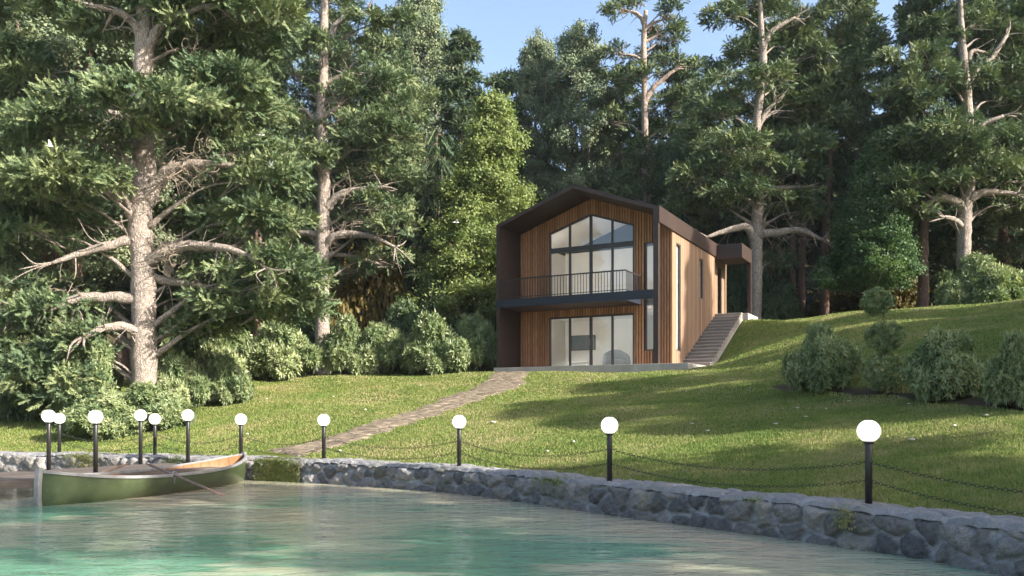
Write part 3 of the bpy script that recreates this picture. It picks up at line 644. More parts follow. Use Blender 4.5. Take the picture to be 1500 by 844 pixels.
# windows
def bar(b, u0, u1, v0, v1, z0, z1): b.box(u0, u1, v0, v1, z0, z1)
FV0, FV1 = VF - .06, VF + .06
mu = [2.535, 3.5, 4.465]; fw = .04
w1 = thing('gable_window', None, None); w1.parent = house; w1.name = 'gable_window'
def gable(b):
    zb = 2.84
    for u0, u1 in ((1.57, 1.57 + 1.6 * fw), (5.43 - 1.6 * fw, 5.43)):
        b.hexa([(u0, FV0, zb), (u1, FV0, zb), (u1, FV1, zb), (u0, FV1, zb)], [(u0, FV0, gtop(u0) - .003), (u1, FV0, gtop(u1) - .003), (u1, FV1, gtop(u1) - .003), (u0, FV1, gtop(u0) - .003)])
    for c_ in mu:
        a, d_ = c_ - (.055 if c_ == 3.5 else fw), c_ + (.055 if c_ == 3.5 else fw)
        b.hexa([(a, FV0 + .008, zb), (d_, FV0 + .008, zb), (d_, FV1 - .008, zb), (a, FV1 - .008, zb)], [(a, FV0 + .008, gtop(a) - .02), (d_, FV0 + .008, gtop(d_) - .02), (d_, FV1 - .008, gtop(d_) - .02), (a, FV1 - .008, gtop(a) - .02)])
    b.box(1.6, 5.4, FV0 + .012, FV1 - .012, 4.95, 5.16)
    for u0, u1 in ((1.6, 3.5), (3.5, 5.4)):
        z0_, z1_ = gtop(u0), gtop(u1)
        b.hexa([(u0, FV0 + .004, z0_ - .085), (u1, FV0 + .004, z1_ - .085), (u1, FV1 - .004, z1_ - .085), (u0, FV1 - .004, z0_ - .085)], [(u0, FV0 + .004, z0_ - .006), (u1, FV0 + .004, z1_ - .006), (u1, FV1 - .004, z1_ - .006), (u0, FV1 - .004, z0_ - .006)])
H('frame', M['frame'], gable, w1)
def pane(name, pts, parent):
    b = MB(); b.add(pts, [tuple(range(len(pts)))]); return b.build(name, M['glass'], parent)
pane('pane', [(1.6, VF, 2.85), (5.4, VF, 2.85), (5.4, VF, gtop(5.4) - .05), (3.5, VF, gtop(3.5) - .05), (1.6, VF, gtop(1.6) - .05)], w1)
w2 = thing('sliding_door', None, None); w2.parent = house
def sl(b):
    b.box(1.57, 1.634, FV0, FV1, 0.004, 2.197); b.box(5.366, 5.43, FV0, FV1, 0.004, 2.197); b.box(1.634, 5.366, FV0 + .004, FV1 - .004, 2.12, 2.195); b.box(1.634, 5.366, FV0 + .004, FV1 - .004, 0.003, .03)
    for c_ in mu:
        k = .055 if c_ == 3.5 else fw; b.box(c_ - k, c_ + k, FV0 + .01, FV1 - .01, .02, 2.15)
H('frame', M['frame'], sl, w2); pane('pane', [(1.6, VF, .02), (5.4, VF, .02), (5.4, VF, 2.15), (1.6, VF, 2.15)], w2)
H('handle', M['trim'], lambda b: b.box(3.47, 3.485, FV0 - .03, FV0 - .004, .95, 1.2), w2)
w3 = thing('strip_window', None, None); w3.parent = house
def st(b):
    b.box(5.91, 5.95, FV0, FV1, .642, 5.028); b.box(6.39, 6.43, FV0, FV1, .642, 5.028); b.box(5.95, 6.39, FV0 + .003, FV1, .642, .69); b.box(5.95, 6.39, FV0 + .003, FV1, 4.98, 5.026)
H('frame', M['frame'], st, w3); pane('pane', [(5.93, VF, .66), (6.41, VF, .66), (6.41, VF, 5.0), (5.93, VF, 5.0)], w3)
for a, c_, z0, z1, nm_ in ((2.39, 2.97, .64, 5.02, 'side_window'), (5.81, 6.37, 3.17, 4.94, 'side_window'), (8.9, 9.7, 2.77, 5.05, 'entrance_door')):
    w_ = thing(nm_, None, None); w_.parent = house
    def sf(b):
        b.box(W - .1, W - .02, a + .002, a + .05, z0 + .002, z1 - .002); b.box(W - .1, W - .02, c_ - .05, c_ - .002, z0 + .002, z1 - .002)
        b.box(W - .098, W - .022, a + .05, c_ - .05, z0 + .002, z0 + .05); b.box(W - .098, W - .022, a + .05, c_ - .05, z1 - .05, z1 - .002)
    H('frame', M['frame'], sf, w_); pane('pane', [(W - .06, a + .03, z0 + .02), (W - .06, c_ - .03, z0 + .02), (W - .06, c_ - .03, z1 - .02), (W - .06, a + .03, z1 - .02)], w_)
    if nm_ == 'side_window': H('reflection_panel', M['white'], lambda b: b.box(W - .135, W - .11, a + .004, c_ - .004, z0 + .004, z1 - .004), w_)  # white panel added behind the glass, standing in for reflected sky
    if nm_ == 'entrance_door': H('handle', M['trim'], lambda b: b.box(W - .015, W + .03, 9.56, 9.6, 3.7, 3.95), w_)
# balcony
bal = thing('balcony', None, None); bal.parent = house
H('floor_slab', M['brown'], lambda b: b.box(.163, 5.7, .125, VF - .036, 2.5, 2.815), bal)
H('edge_beam', M['navy'], lambda b: b.box(-.004, 6.857, -.03, .122, 2.51, 2.84), bal)
H('end_plate', M['navy'], lambda b: b.box(5.703, 5.74, .125, VF - .036, 2.51, 2.825), bal)
def topr(b): b.box(.17, 5.74, -.005, .04, 3.64, 3.69); b.box(5.70, 5.74, .04, VF - .037, 3.642, 3.688); b.box(.17, 5.74, .004, .03, 2.90, 2.925); b.box(5.71, 5.735, .03, VF - .037, 2.90, 2.925)
H('handrail', M['rail'], topr, bal)
bb = H('baluster', M['rail'], lambda b: b.box(-.009, .009, -.009, .009, 2.842, 3.64), bal)
spots = [(.18 + i * .1265, .017) for i in range(44)] + [(5.722, .14 + i * .126) for i in range(14)]
for i, (x, y) in enumerate(spots):
    o = bb if i == 0 else bb.copy()
    if i: COL.objects.link(o); o.parent = bal
    o.location = (x, y, 0)
# canopy over the upper entrance
can = thing('canopy', None, None); can.parent = house
H('canopy_box', M['brown'], lambda b: (b.box(W + .08, W + 1.26, 8.405, 8.47, 5.27, 5.93), b.box(W + 1.195, W + 1.26, 8.47, 10.44, 5.27, 5.93), b.box(W + .08, W + 1.195, 10.375, 10.44, 5.27, 5.93), b.box(W + .08, W + 1.195, 8.47, 10.375, 5.30, 5.4), b.box(W + .08, W + 1.195, 8.47, 10.375, 5.8, 5.88)), can)
H('canopy_post', M['brown'], lambda b: b.box(W + 1.10, W + 1.255, 10.26, 10.43, 2.7, 5.27), can)
# plinth and the outside steps
H('plinth', M['concrete'], lambda b: (b.box(-.05, 8.26, -.14, VF - .07, -.35, -.004), b.box(W + .01, 8.26, VF - .07, 3.06, -.35, -.005)), bevel=.01)
stp = thing('steps', None, None); stp.parent = house; NSTEP = 16
for i in range(NSTEP):
    v0 = 3.06 + i * 5.74 / NSTEP; v1 = 3.06 + (i + 1) * 5.74 / NSTEP; z = (i + 1) * 2.72 / NSTEP
    H('step', M['riser'], lambda b: b.box(W + .012, W + 1.19, v0, v1 + .05, max(-.35, z - .6), z - .045), stp); H('tread', M['concrete'], lambda b: b.box(W + .012, W + 1.225, v0 - .05, v1 + .02, z - .044, z), stp, .006)
H('side_string', M['concrete'], lambda b: b.hexa([(W + 1.0, 3.08, -.5), (W + 1.20, 3.08, -.5), (W + 1.20, 8.8, 1.2), (W + 1.0, 8.8, 1.2)], [(W + 1.0, 3.08, .0), (W + 1.20, 3.08, .0), (W + 1.20, 8.8, 2.45), (W + 1.0, 8.8, 2.45)]), stp)
H('landing', M['concrete'], lambda b: b.box(W + .012, W + 1.45, 8.802, 10.9, 2.2, 2.725), stp, .01)
# rooms
rm = thing('rooms', None, None); rm.parent = house
H('inner_floor', M['floorwood'], lambda b: (b.box(.165, W - .155, VF + .145, DEP - .16, -.2, .008), b.box(.165, W - .155, VF + .145, DEP - .16, 2.62, 2.83)), rm)
H('inner_wall', M['plaster'], lambda b: (b.box(.165, .2, VF + .145, 6.5, .01, 5.7), b.box(W - .19, W - .155, 3.05, 5.7, .01, 5.7), b.box(.2, W - .19, 6.5, 6.6, .01, 2.5), b.box(.2, W - .19, 6.5, 6.6, 2.84, 5.8), b.box(4.55, 4.65, 5.0, 6.5, .01, 2.5)), rm)
def ceil(b):
    b.box(.165, W - .155, VF + .145, DEP - .16, 2.5, 2.61)
    for u0, u1 in ((.2, W / 2), (W / 2, W - .2)):
        b.hexa([(u0, VF + .145, rin(u0) - .07), (u1, VF + .145, rin(u1) - .07), (u1, 6.6, rin(u1) - .07), (u0, 6.6, rin(u0) - .07)], [(u0, VF + .145, rin(u0) - .01), (u1, VF + .145, rin(u1) - .01), (u1, 6.6, rin(u1) - .01), (u0, 6.6, rin(u0) - .01)])
H('inner_ceiling', M['plaster'], ceil, rm)
for u0, u1, z0, z1 in ((.5, 1.3, .9, 1.9), (5.5, 5.85, .9, 1.9), (.5, 1.3, 3.7, 5.0), (5.5, 5.85, 3.7, 5.0)):      # glowing panels added out of view inside the front wall to brighten the rooms
    H('room_fill_panel', M['roomfill'], lambda b: b.box(u0, u1, VF + .16, VF + .22, z0, z1), rm)
def inroom(o, u, v, z, rz=0):
    o.location = (HO[0] + HU[0] * u + HV[0] * v, HO[1] + HU[1] * u + HV[1] * v, HZ + z); o.rotation_euler = (0, 0, hang + rz); return o
tv = inroom(thing('television', 'flat wide television on the back wall behind the glass door', 'television'), 1.17, 6.46, 1.08)
b = MB(); b.box(-.62, .62, -.03, .035, 0, .72); b.build('casing', M['rail'], tv, bevel=.008); b = MB(); b.box(-.59, .59, -.036, -.031, .03, .69); b.build('screen', M['screen'], tv)
ch = inroom(thing('armchair', 'round slate grey armchair behind the right half of the glass door', 'armchair'), 3.75, 4.2, .01, .5)
b = MB(); th = np.linspace(R(-35), R(215), 26); v = []
for t in th:
    k = 0.62 + .3 * max(0, math.sin(t)) ** 1.2
    for r_, z in ((.44, .28), (.42, k - .04), (.47, k), (.58, k - .03), (.63, .3), (.56, .12)): v.append((r_ * math.cos(t), r_ * math.sin(t), z))
f = [(i * 6 + j, i * 6 + (j + 1) % 6, i * 6 + 6 + (j + 1) % 6, i * 6 + 6 + j) for i in range(25) for j in range(6)] + [(5, 4, 3, 2, 1, 0), tuple(25 * 6 + j for j in range(6))]
b.add(v, f); b.build('backrest', M['fabric'], ch, True)
b = MB(); b.lathe([(.40, .14), (.45, .2), (.45, .38), (.41, .43), (.2, .45)], seg=26); b.build('seat', M['fabric'], ch, True)
for a in range(4): b = MB(); b.tube([(.36 * math.cos(a * 1.571 + .785), .36 * math.sin(a * 1.571 + .785), .16), (.4 * math.cos(a * 1.571 + .785), .4 * math.sin(a * 1.571 + .785), 0)], [.025, .016], 8); b.build('leg', M['rail'], ch, True)
tb = inroom(thing('coffee_table', 'low white table with thin legs behind the glass door', 'table'), 1.9, 4.4, .01)
b = MB(); b.box(-.5, .5, -.3, .3, .36, .4); b.build('tabletop', M['white'], tb, bevel=.008)
for x in (-.44, .44):
    for y in (-.25, .25): b = MB(); b.box(x - .018, x + .018, y - .018, y + .018, 0, .36); b.build('leg', M['white'], tb)
sb = inroom(thing('sideboard', 'long pale sideboard standing upstairs behind the balcony window', 'sideboard'), 2.6, 6.2, 2.84)
b = MB(); b.box(-1.6, 1.6, -.25, .24, .08, .85); b.build('carcass', M['white'], sb, bevel=.01)
for i in range(4): b = MB(); b.box(-1.58 + i * .79, -.81 + i * .79, -.272, -.252, .1, .83); b.build('door', M['plaster'], sb)
b = MB(); b.box(-1.5, 1.5, -.2, .2, 0, .08); b.build('base', M['rail'], sb)
SHADE = [('cedarA', 15.8, 2.8, 0.72, 1, 'cedar by the wall outside the picture, nearest to the viewer'), ('cedarB', 17.4, 5.5, 0.74, 1.1, 'cedar on the near right bank outside the picture'), ('gumA', 18.8, 11.3, 0.4, 1.1, 'small gum tree on the right bank outside the picture'), ('cedarA', 25.2, 12.9, 0.6, 1.5, 'wide cedar halfway up the right bank outside the picture'), ('cedarB', 27.6, 16.6, 0.66, 1.6, 'broad cedar up the right bank outside the picture'), ('cedarA', 30.9, 20.0, 0.58, 1.5, 'second wide cedar up the right bank outside the picture'), ('gumA', 34.3, 23.7, 1.0, 1, 'gum tree at the top of the right bank outside the picture')]
# ------------------------------------------------------------------ foliage
M['bark_grey'] = bark_mat('bark_grey', (0.16, 0.13, 0.11), (0.54, 0.465, 0.39))
M['bark_red'] = bark_mat('bark_red', (0.10, 0.062, 0.045), (0.30, 0.205, 0.155))
M['bark_pale'] = bark_mat('bark_pale', (0.24, 0.185, 0.15), (0.52, 0.41, 0.33), 0.7)
M['twig'] = simple('dry_twig', (0.20, 0.16, 0.125), (0.36, 0.30, 0.24), 9, 0.9, 0)
M['needle'] = leaf_mat('cedar_needles', (0.032, 0.068, 0.048), (0.095, 0.145, 0.07), (0.275, 0.305, 0.14))
M['needle_dark'] = leaf_mat('fir_needles', (0.02, 0.048, 0.034), (0.058, 0.098, 0.05), (0.15, 0.185, 0.08))
M['euc'] = leaf_mat('gum_leaves', (0.05, 0.088, 0.06), (0.125, 0.17, 0.095), (0.27, 0.295, 0.165))
M['bright'] = leaf_mat('maple_leaves', (0.075, 0.13, 0.035), (0.155, 0.21, 0.068), (0.29, 0.325, 0.125), 0.4)
M['green'] = leaf_mat('young_leaves', (0.03, 0.078, 0.03), (0.072, 0.135, 0.055), (0.14, 0.2, 0.08), 0.35)
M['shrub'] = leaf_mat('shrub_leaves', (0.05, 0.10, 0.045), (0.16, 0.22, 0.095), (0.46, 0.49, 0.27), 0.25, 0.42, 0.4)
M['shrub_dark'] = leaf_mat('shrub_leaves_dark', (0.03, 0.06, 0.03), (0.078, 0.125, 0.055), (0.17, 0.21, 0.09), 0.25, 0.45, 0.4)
M['ochre'] = leaf_mat('ochre_leaves', (0.05, 0.045, 0.012), (0.11, 0.088, 0.022), (0.2, 0.145, 0.035), 0.35)

def tpl_spray(n=9, seed=1, ln=(.28, .46), w=.035, sp=(28, 55), droop=.10):
    """a flat feathery spray of needles along the y axis, unit length"""
    r = np.random.default_rng(seed); T = []
    for i in range(n):
        t = 0.05 + 0.85 * i / (n - 1)
        for sg in (-1, 1):
            a = R(r.uniform(*sp)) * (1 - .35 * t) * sg; l = r.uniform(*ln) * (1 - .35 * t)
            p = np.array([0, t, -droop * t * t]); dv = np.array([math.sin(a), math.cos(a), r.uniform(-.35, .25)]); sd = np.array([math.cos(a), -math.sin(a), r.uniform(-.6, .6)]) * w
            T += [p - sd, p + sd, p + dv * l]
    T += [(-.02, 0, 0), (.02, 0, 0), (0, 1.05, -droop)]
    return np.array(T)
def tpl_leaf(n=7, seed=1, ln=(.7, 1.0), w=.13, tilt=(25, 75)):
    """a whorl of pointed leaves round the y axis, unit radius; each leaf two triangles folded at the midrib"""
    r = np.random.default_rng(seed); T = []
    for i in range(n):
        a = i * 2.4 + r.uniform(-.3, .3); e = R(r.uniform(*tilt)); l = r.uniform(*ln)
        d_ = np.array([math.cos(a) * math.sin(e), math.cos(e), math.sin(a) * math.sin(e)]); s = np.cross(d_, [0, 1, 0]); s /= np.linalg.norm(s); u = np.cross(s, d_)
        b = d_ * .06; m_ = d_ * l * .5; t = d_ * l - u * .08
        T += [b, m_ + s * w + u * .04, t, b, t, m_ - s * w + u * .04]
    return np.array(T)
def tpl_rand(n=9, seed=1, sz=.30, spread=.75):
    r = np.random.default_rng(seed); T = []
    for i in range(n):
        c = r.normal(0, spread / 2, 3) + [0, .4, 0]; nn_ = np.array([0, 1.0, 0]) + r.normal(0, .45, 3); d_ = np.cross(nn_, r.normal(0, 1, 3)); d_ /= np.linalg.norm(d_); s = np.cross(d_, nn_); s /= np.linalg.norm(s)
        T += [c - d_ * sz * .5, c + s * sz * .38, c + d_ * sz * .6, c - d_ * sz * .5, c + d_ * sz * .6, c - s * sz * .38]
    return np.array(T)
TPL = {'spray': [tpl_spray(6, s, (.24, .38), .066) for s in range(4)], 'fir': [tpl_spray(6, 10 + s, (.22, .36), .07, (35, 60), .22) for s in range(3)],
       'weep': [tpl_spray(8, 20 + s, (.3, .45), .03, (12, 28), .5) for s in range(3)], 'whorl': [tpl_leaf(8, s) for s in range(4)],
       'clump': [tpl_rand(10, s, .34, .8) for s in range(4)], 'small': [tpl_rand(9, s, .36, .95) for s in range(4)]}
def stamp(pos, dirs, size, kind, r, tn=None, up=None):
    """copies of a template at pos, y axis along dirs; returns triangles' corners and a tint per corner"""
    n = len(pos); d_ = dirs / (np.linalg.norm(dirs, axis=1)[:, None] + 1e-9)
    if up is None: up = np.array([0, 0, 1.0]) + r.normal(0, .28 if kind in ('spray', 'fir') else 1.2, (n, 3))
    x = np.cross(d_, up); x /= np.linalg.norm(x, axis=1)[:, None] + 1e-9; z = np.cross(x, d_)
    which = r.integers(0, len(TPL[kind]), n); size = np.broadcast_to(size, (n,)); V = []; Tn = []
    for k, T in enumerate(TPL[kind]):
        m = which == k; c = m.sum()
        if not c: continue
        s = size[m][:, None, None]
        v = pos[m][:, None] + s * (T[None, :, 0:1] * x[m][:, None] + T[None, :, 1:2] * d_[m][:, None] + T[None, :, 2:3] * z[m][:, None])
        V.append(v.reshape(-1, 3)); base = r.random(c) if tn is None else tn[m]
        tt = np.clip(base[:, None] * .75 + np.repeat(r.random((c, len(T) // 3)), 3, 1) * .25, 0, 1); Tn.append(tt.ravel())
    return np.concatenate(V), np.concatenate(Tn)
def pad(c, rad, n, kind, size, r, flat=0.55, rise=0.15, axis=None):
    """a foliage pad: dense tufts on a flattened ellipsoid, gaps between them; sprays lie over each tuft like shingles"""
    c = np.asarray(c, float); rad = np.asarray(rad, float); n = max(5, int(n * .30)); m = 38
    a = r.uniform(0, 2 * math.pi, n); zz = r.uniform(-.6, 1, n); k = np.sqrt(1 - zz ** 2)
    u = np.stack([np.cos(a) * k, np.sin(a) * k, zz], 1)
    if axis is not None: u += np.asarray(axis) * .3; u /= np.linalg.norm(u, axis=1)[:, None]
    cc = c + u * rad * (r.uniform(.25, 1.12, n) ** .6)[:, None]
    v = r.normal(0, 1, (n, m, 3)); v[..., 2] = np.where(v[..., 2] < -.4, -v[..., 2], v[..., 2]); v /= np.linalg.norm(v, axis=2)[..., None]
    t = np.cross(v, r.normal(0, 1, (n, m, 3))); t /= np.linalg.norm(t, axis=2)[..., None] + 1e-6
    t = t + u[:, None] * [.8, .8, 0] + [0, 0, rise - .2]; d_ = t * .8 + v * .42
    ts = r.uniform(.65, 1.35, n); p = cc[:, None] + v * [1, 1, .55] * (size * .70 * ts)[:, None, None] * (r.uniform(.3, 1, (n, m, 1)) ** .5)
    sz = size * .62 * ts[:, None] ** .5 * r.uniform(.7, 1.2, (n, m)); tn = np.repeat(r.random(n), m) * .6 + r.random(n * m) * .4
    return stamp(p.reshape(-1, 3), d_.reshape(-1, 3), sz.ravel(), kind, r, tn, (v + [0, 0, .25] + r.normal(0, .28, v.shape)).reshape(-1, 3))
def clumps(c, rad, n, size, kind, r, leaf):
    """rounded leaf clumps on the shell of an ellipsoid"""
    a = r.uniform(0, 2 * math.pi, n); zz = r.uniform(-.75, 1, n); k = np.sqrt(1 - zz ** 2); u = np.stack([np.cos(a) * k, np.sin(a) * k, zz], 1)
    cc = np.asarray(c) + u * np.asarray(rad) * (r.uniform(.35, 1.0, n) ** .5)[:, None]; Vs = []; Ts = []
    m = 15; v = r.normal(0, 1, (n, m, 3)); v /= np.linalg.norm(v, axis=2)[..., None]; v[..., 2] = np.abs(v[..., 2]) * .9 - .25
    sz = size * r.uniform(.6, 1.25, n); p = cc[:, None] + v * sz[:, None, None] * r.uniform(.5, 1, (n, m, 1))
    return stamp(p.reshape(-1, 3), (v + [0, 0, .25]).reshape(-1, 3) + 0.35 * np.repeat(u, m, 0), leaf * r.uniform(.7, 1.3, n * m), kind, r, np.repeat(r.random(n), m) * .7 + r.random(n * m) * .3)
def crown_mesh(name, parts, mat):
    V = np.concatenate([p[0] for p in parts]); T = np.concatenate([p[1] for p in parts])
    return fast_mesh(name, V, np.arange(len(V)).reshape(-1, 3), mat, T)
def wood(mb, pts, rad, sides=8, n=None, jit=0.0, r=None):
    pts = np.asarray(pts, float); n = n or max(6, 4 * len(pts)); q = spline(pts, n); rr = np.interp(np.linspace(0, 1, n), np.linspace(0, 1, len(rad)), rad)
    if r is not None and jit:
        q[1:-1] += r.normal(0, jit, (n - 2, 3)) * rr[1:-1, None]; rr = rr * r.uniform(.92, 1.1, n)
    mb.tube(q, rr, sides)
def twigs(mb, c, spread, n, r, rad=.012):
    for _ in range(n):
        p = np.asarray(c) + r.normal(0, .25, 3) * spread; d_ = r.normal(0, 1, 3) * [1, 1, .6]; d_ /= np.linalg.norm(d_); pts = [p]
        for k in range(6): d_ = d_ + r.normal(0, .55, 3); d_ /= np.linalg.norm(d_); pts.append(pts[-1] + d_ * spread * .16)
        mb.tube(np.array(pts), np.linspace(rad, rad * .3, 7), 4, False)

# ---- trees drawn out limb by limb: every point is a pixel of the photograph plus a depth offset from the trunk, in metres
def hero(label, base, trunk, limbs, pads, mats=('bark_grey', 'needle'), kind='spray', size=.55, dens=24, seed=1, twig=(), name='cedar_tree', group=None, flat=.5, depthk=1.0):
    r = np.random.default_rng(seed); px, d = base; g = ground(px, d); k = d / F
    root = thing(name, label, 'tree', tuple(g), 0, group)
    def Q(x, y, dd=0.0): return P(x, y, d + dd) - g
    tp = [Q(*t[:2]) for t in trunk]; tp[0][2] = -.25; rr = [t[2] * k / 2 for t in trunk]
    mb = MB(); n = 10 * len(trunk); q = spline(tp, n); rad = np.interp(np.linspace(0, 1, n), np.linspace(0, 1, len(rr)), rr) * (1 + .05 * np.sin(np.arange(n) * 1.7) + .03 * np.sin(np.arange(n) * .61 + 2))
    rad[:3] *= [1.35, 1.18, 1.06]; V, f = tube(q, rad, 18); V += r.normal(0, .018, V.shape) * np.repeat(rad, 18)[:, None]; mb.add(V, f)
    mb.build('trunk', M[mats[0]], root, True)
    for lb in limbs:
        pts = lb[0]; w0, w1 = lb[1]; m = len(pts); dz = lb[2] if len(lb) > 2 else 0.0
        qq = [Q(p[0], p[1], dz * (j / (m - 1)) ** 1.0 - (0 if j else 0)) for j, p in enumerate(pts)]
        mb = MB(); wood(mb, qq, [w0 * k / 2, (w0 * .62 + w1 * .38) * k / 2, w1 * k / 2], 10, 5 * m, .10, r)
        e = np.array(qq[-1]); b = e - np.array(qq[-2]); b /= np.linalg.norm(b)       # it forks at the end
        for _ in range(3):
            dv = b + r.normal(0, .55, 3); dv /= np.linalg.norm(dv); wood(mb, [e - b * .05, e + dv * .45, e + dv * .9 + r.normal(0, .15, 3)], [w1 * k * .4, w1 * k * .25, .008], 6, 8)
        for q_ in range(m * 2):                   # side twigs along the limb
            o_ = np.array(qq[min(m - 1, 1 + q_ % max(1, m - 1))]); dv = b * .5 + r.normal(0, .7, 3); dv /= np.linalg.norm(dv); l_ = r.uniform(.5, 1.3); wood(mb, [o_ - dv * .03, o_ + dv * l_ * .5 + r.normal(0, .1, 3), o_ + dv * l_ + r.normal(0, .2, 3)], [.03, .018, .006], 5, 8)
        mb.build('limb', M[mats[0]], root, True)
    parts = []; mb = MB(); tz = np.array([t[2] for t in tp]); ta = np.array(tp)
    for pd in pads:
        x, y, rx, ry = pd[:4]; dd = pd[4] if len(pd) > 4 else r.uniform(-.35, .35) * rx * k * 2
        if len(pd) < 5 and abs(x - np.interp(-y, [-t[1] for t in trunk], [t[0] for t in trunk])) < rx + 12: dd = .5 + abs(dd)      # boughs behind leave the trunk in view
        c = Q(x, y, dd); rx_, rz_ = rx * k * (1 + dd / d), ry * k * (1 + dd / d); ryy = rx_ * .8 * depthk
        n = int(dens * rx_ * max(rz_, .5) * 2.2) + 10
        za = c[2] - .35 * abs(c[0]) - .3; an = np.array([np.interp(za, tz, ta[:, 0]), np.interp(za, tz, ta[:, 1]), za])
        ax = c - an; ax[2] = 0; ax /= np.linalg.norm(ax) + 1e-6
        parts.append(pad(c, (rx_, ryy, rz_), n, kind, size, r, flat, .18, ax))
        if za > tz[0] + 1:
            mid = (an + c) / 2 + [0, 0, .12 * np.linalg.norm(c - an)]; wood(mb, [an, mid, c], [max(.035, .028 * np.linalg.norm(c - an)), .035, .015], 6, 9, .3, r)
            for _ in range(3): wood(mb, [(an + 2 * c) / 3, c + r.normal(0, .3, 3) * [rx_, ryy, rz_], c + r.normal(0, .55, 3) * [rx_, ryy, rz_]], [.022, .015, .006], 5, 7)
    if mb.n: mb.build('branch', M[mats[0]], root, True)
    if twig:
        for x, y, sp, n in twig:
            mb = MB(); twigs(mb, Q(x, y, r.uniform(-.8, -.2)), sp * k * .8, int(n * .7), r, .011); mb.build('dry_twigs', M['twig'], root)
    link('crown', crown_mesh('crown', parts, M[mats[1]]), root)
    return root

hero('big pale trunked cedar at the pond edge, left, with bare crooked limbs', (212, 27.3),
     [(212, 600, 38), (211, 500, 35), (210, 400, 33), (205, 330, 33), (212, 255, 33), (208, 195, 29), (210, 110, 27), (212, 40, 24), (213, -60, 20), (214, -160, 13), (216, -260, 4)],
     [([(212, 442), (170, 436), (120, 436), (85, 448), (35, 464)], (19, 6), -1.2), ([(212, 505), (188, 481), (155, 480), (122, 493)], (16, 6), -1.6), ([(208, 362), (190, 352), (160, 360), (110, 374), (75, 386)], (18, 5), -1.0),
      ([(210, 392), (235, 372), (275, 360), (320, 362), (355, 372), (390, 393)], (18, 5), -1.4), ([(210, 400), (245, 360), (300, 366), (345, 360)], (16, 5), .9), ([(212, 402), (245, 412), (290, 418), (340, 428)], (14, 5), .5), ([(212, 300), (235, 262), (262, 246), (305, 240), (368, 246)], (24, 6), -.8),
      ([(208, 345), (196, 322), (188, 306)], (20, 12), -.3), ([(209, 75), (200, 40), (184, 24), (165, 16)], (15, 8), -.6), ([(210, 85), (228, 50), (245, 32), (300, 8)], (16, 6), -.5), ([(208, 210), (190, 178), (165, 165), (100, 150)], (16, 6), -.6), ([(210, 275), (198, 245), (180, 232)], (14, 7), -.5), ([(212, 300), (190, 270), (170, 262)], (10, 6), -.5)],
     [(95, 195, 95, 34, -1.5), (35, 215, 60, 36, 1), (60, 285, 80, 40, -1), (150, 165, 80, 30, -2.2), (215, 148, 85, 30, -2.6), (120, 330, 75, 24, .8), (126, 262, 50, 28, -1.8), (40, 340, 60, 26, -.5), (90, 262, 56, 30, -2.5),
      (265, 75, 70, 32, 1.6), (290, 40, 85, 34, .5), (355, 18, 85, 36, .2), (330, 75, 75, 34, 1.4), (320, 128, 70, 32, -.6), (280, 170, 65, 26, -.2), (352, 165, 60, 30, .6), (300, 205, 62, 24, 1.4), (345, 225, 60, 26, .2), (380, 262, 66, 30, -.5), (320, 300, 56, 26, .8), (372, 322, 72, 34, 0), (270, 325, 44, 22, 1.6),
      (325, 400, 80, 32, 1.0), (395, 405, 72, 36, -.4), (350, 452, 80, 34, .2), (420, 450, 54, 28, .4), (285, 440, 56, 26, 1.6), (300, 480, 60, 24, .9), (62, 425, 62, 28, 1.2), (85, 470, 60, 34, -1.0), (40, 500, 56, 40, -.6), (125, 520, 40, 44, -.8), (150, 460, 46, 20, .8), (60, 550, 64, 40, -.8), (110, 575, 48, 36, -1.3), (20, 440, 50, 30, 0),
      (170, 40, 60, 30, .6), (120, 8, 70, 34, .8), (60, 110, 60, 30, 2), (250, -20, 80, 34, -.5), (190, -40, 80, 36, 1), (330, -40, 80, 34, 0), (100, -60, 70, 34, 0), (220, -110, 85, 38, 0), (260, -180, 60, 34, 0), (190, -200, 55, 34, 0), (218, -260, 40, 36, 0)],
     twig=[(285, 250, 90, 55), (262, 268, 60, 30), (300, 205, 36, 14), (245, 360, 50, 26), (255, 380, 55, 30), (330, 375, 50, 14), (90, 425, 50, 14), (280, 75, 60, 26), (340, 240, 40, 14), (170, 255, 40, 12)], seed=3, size=.58, dens=42)

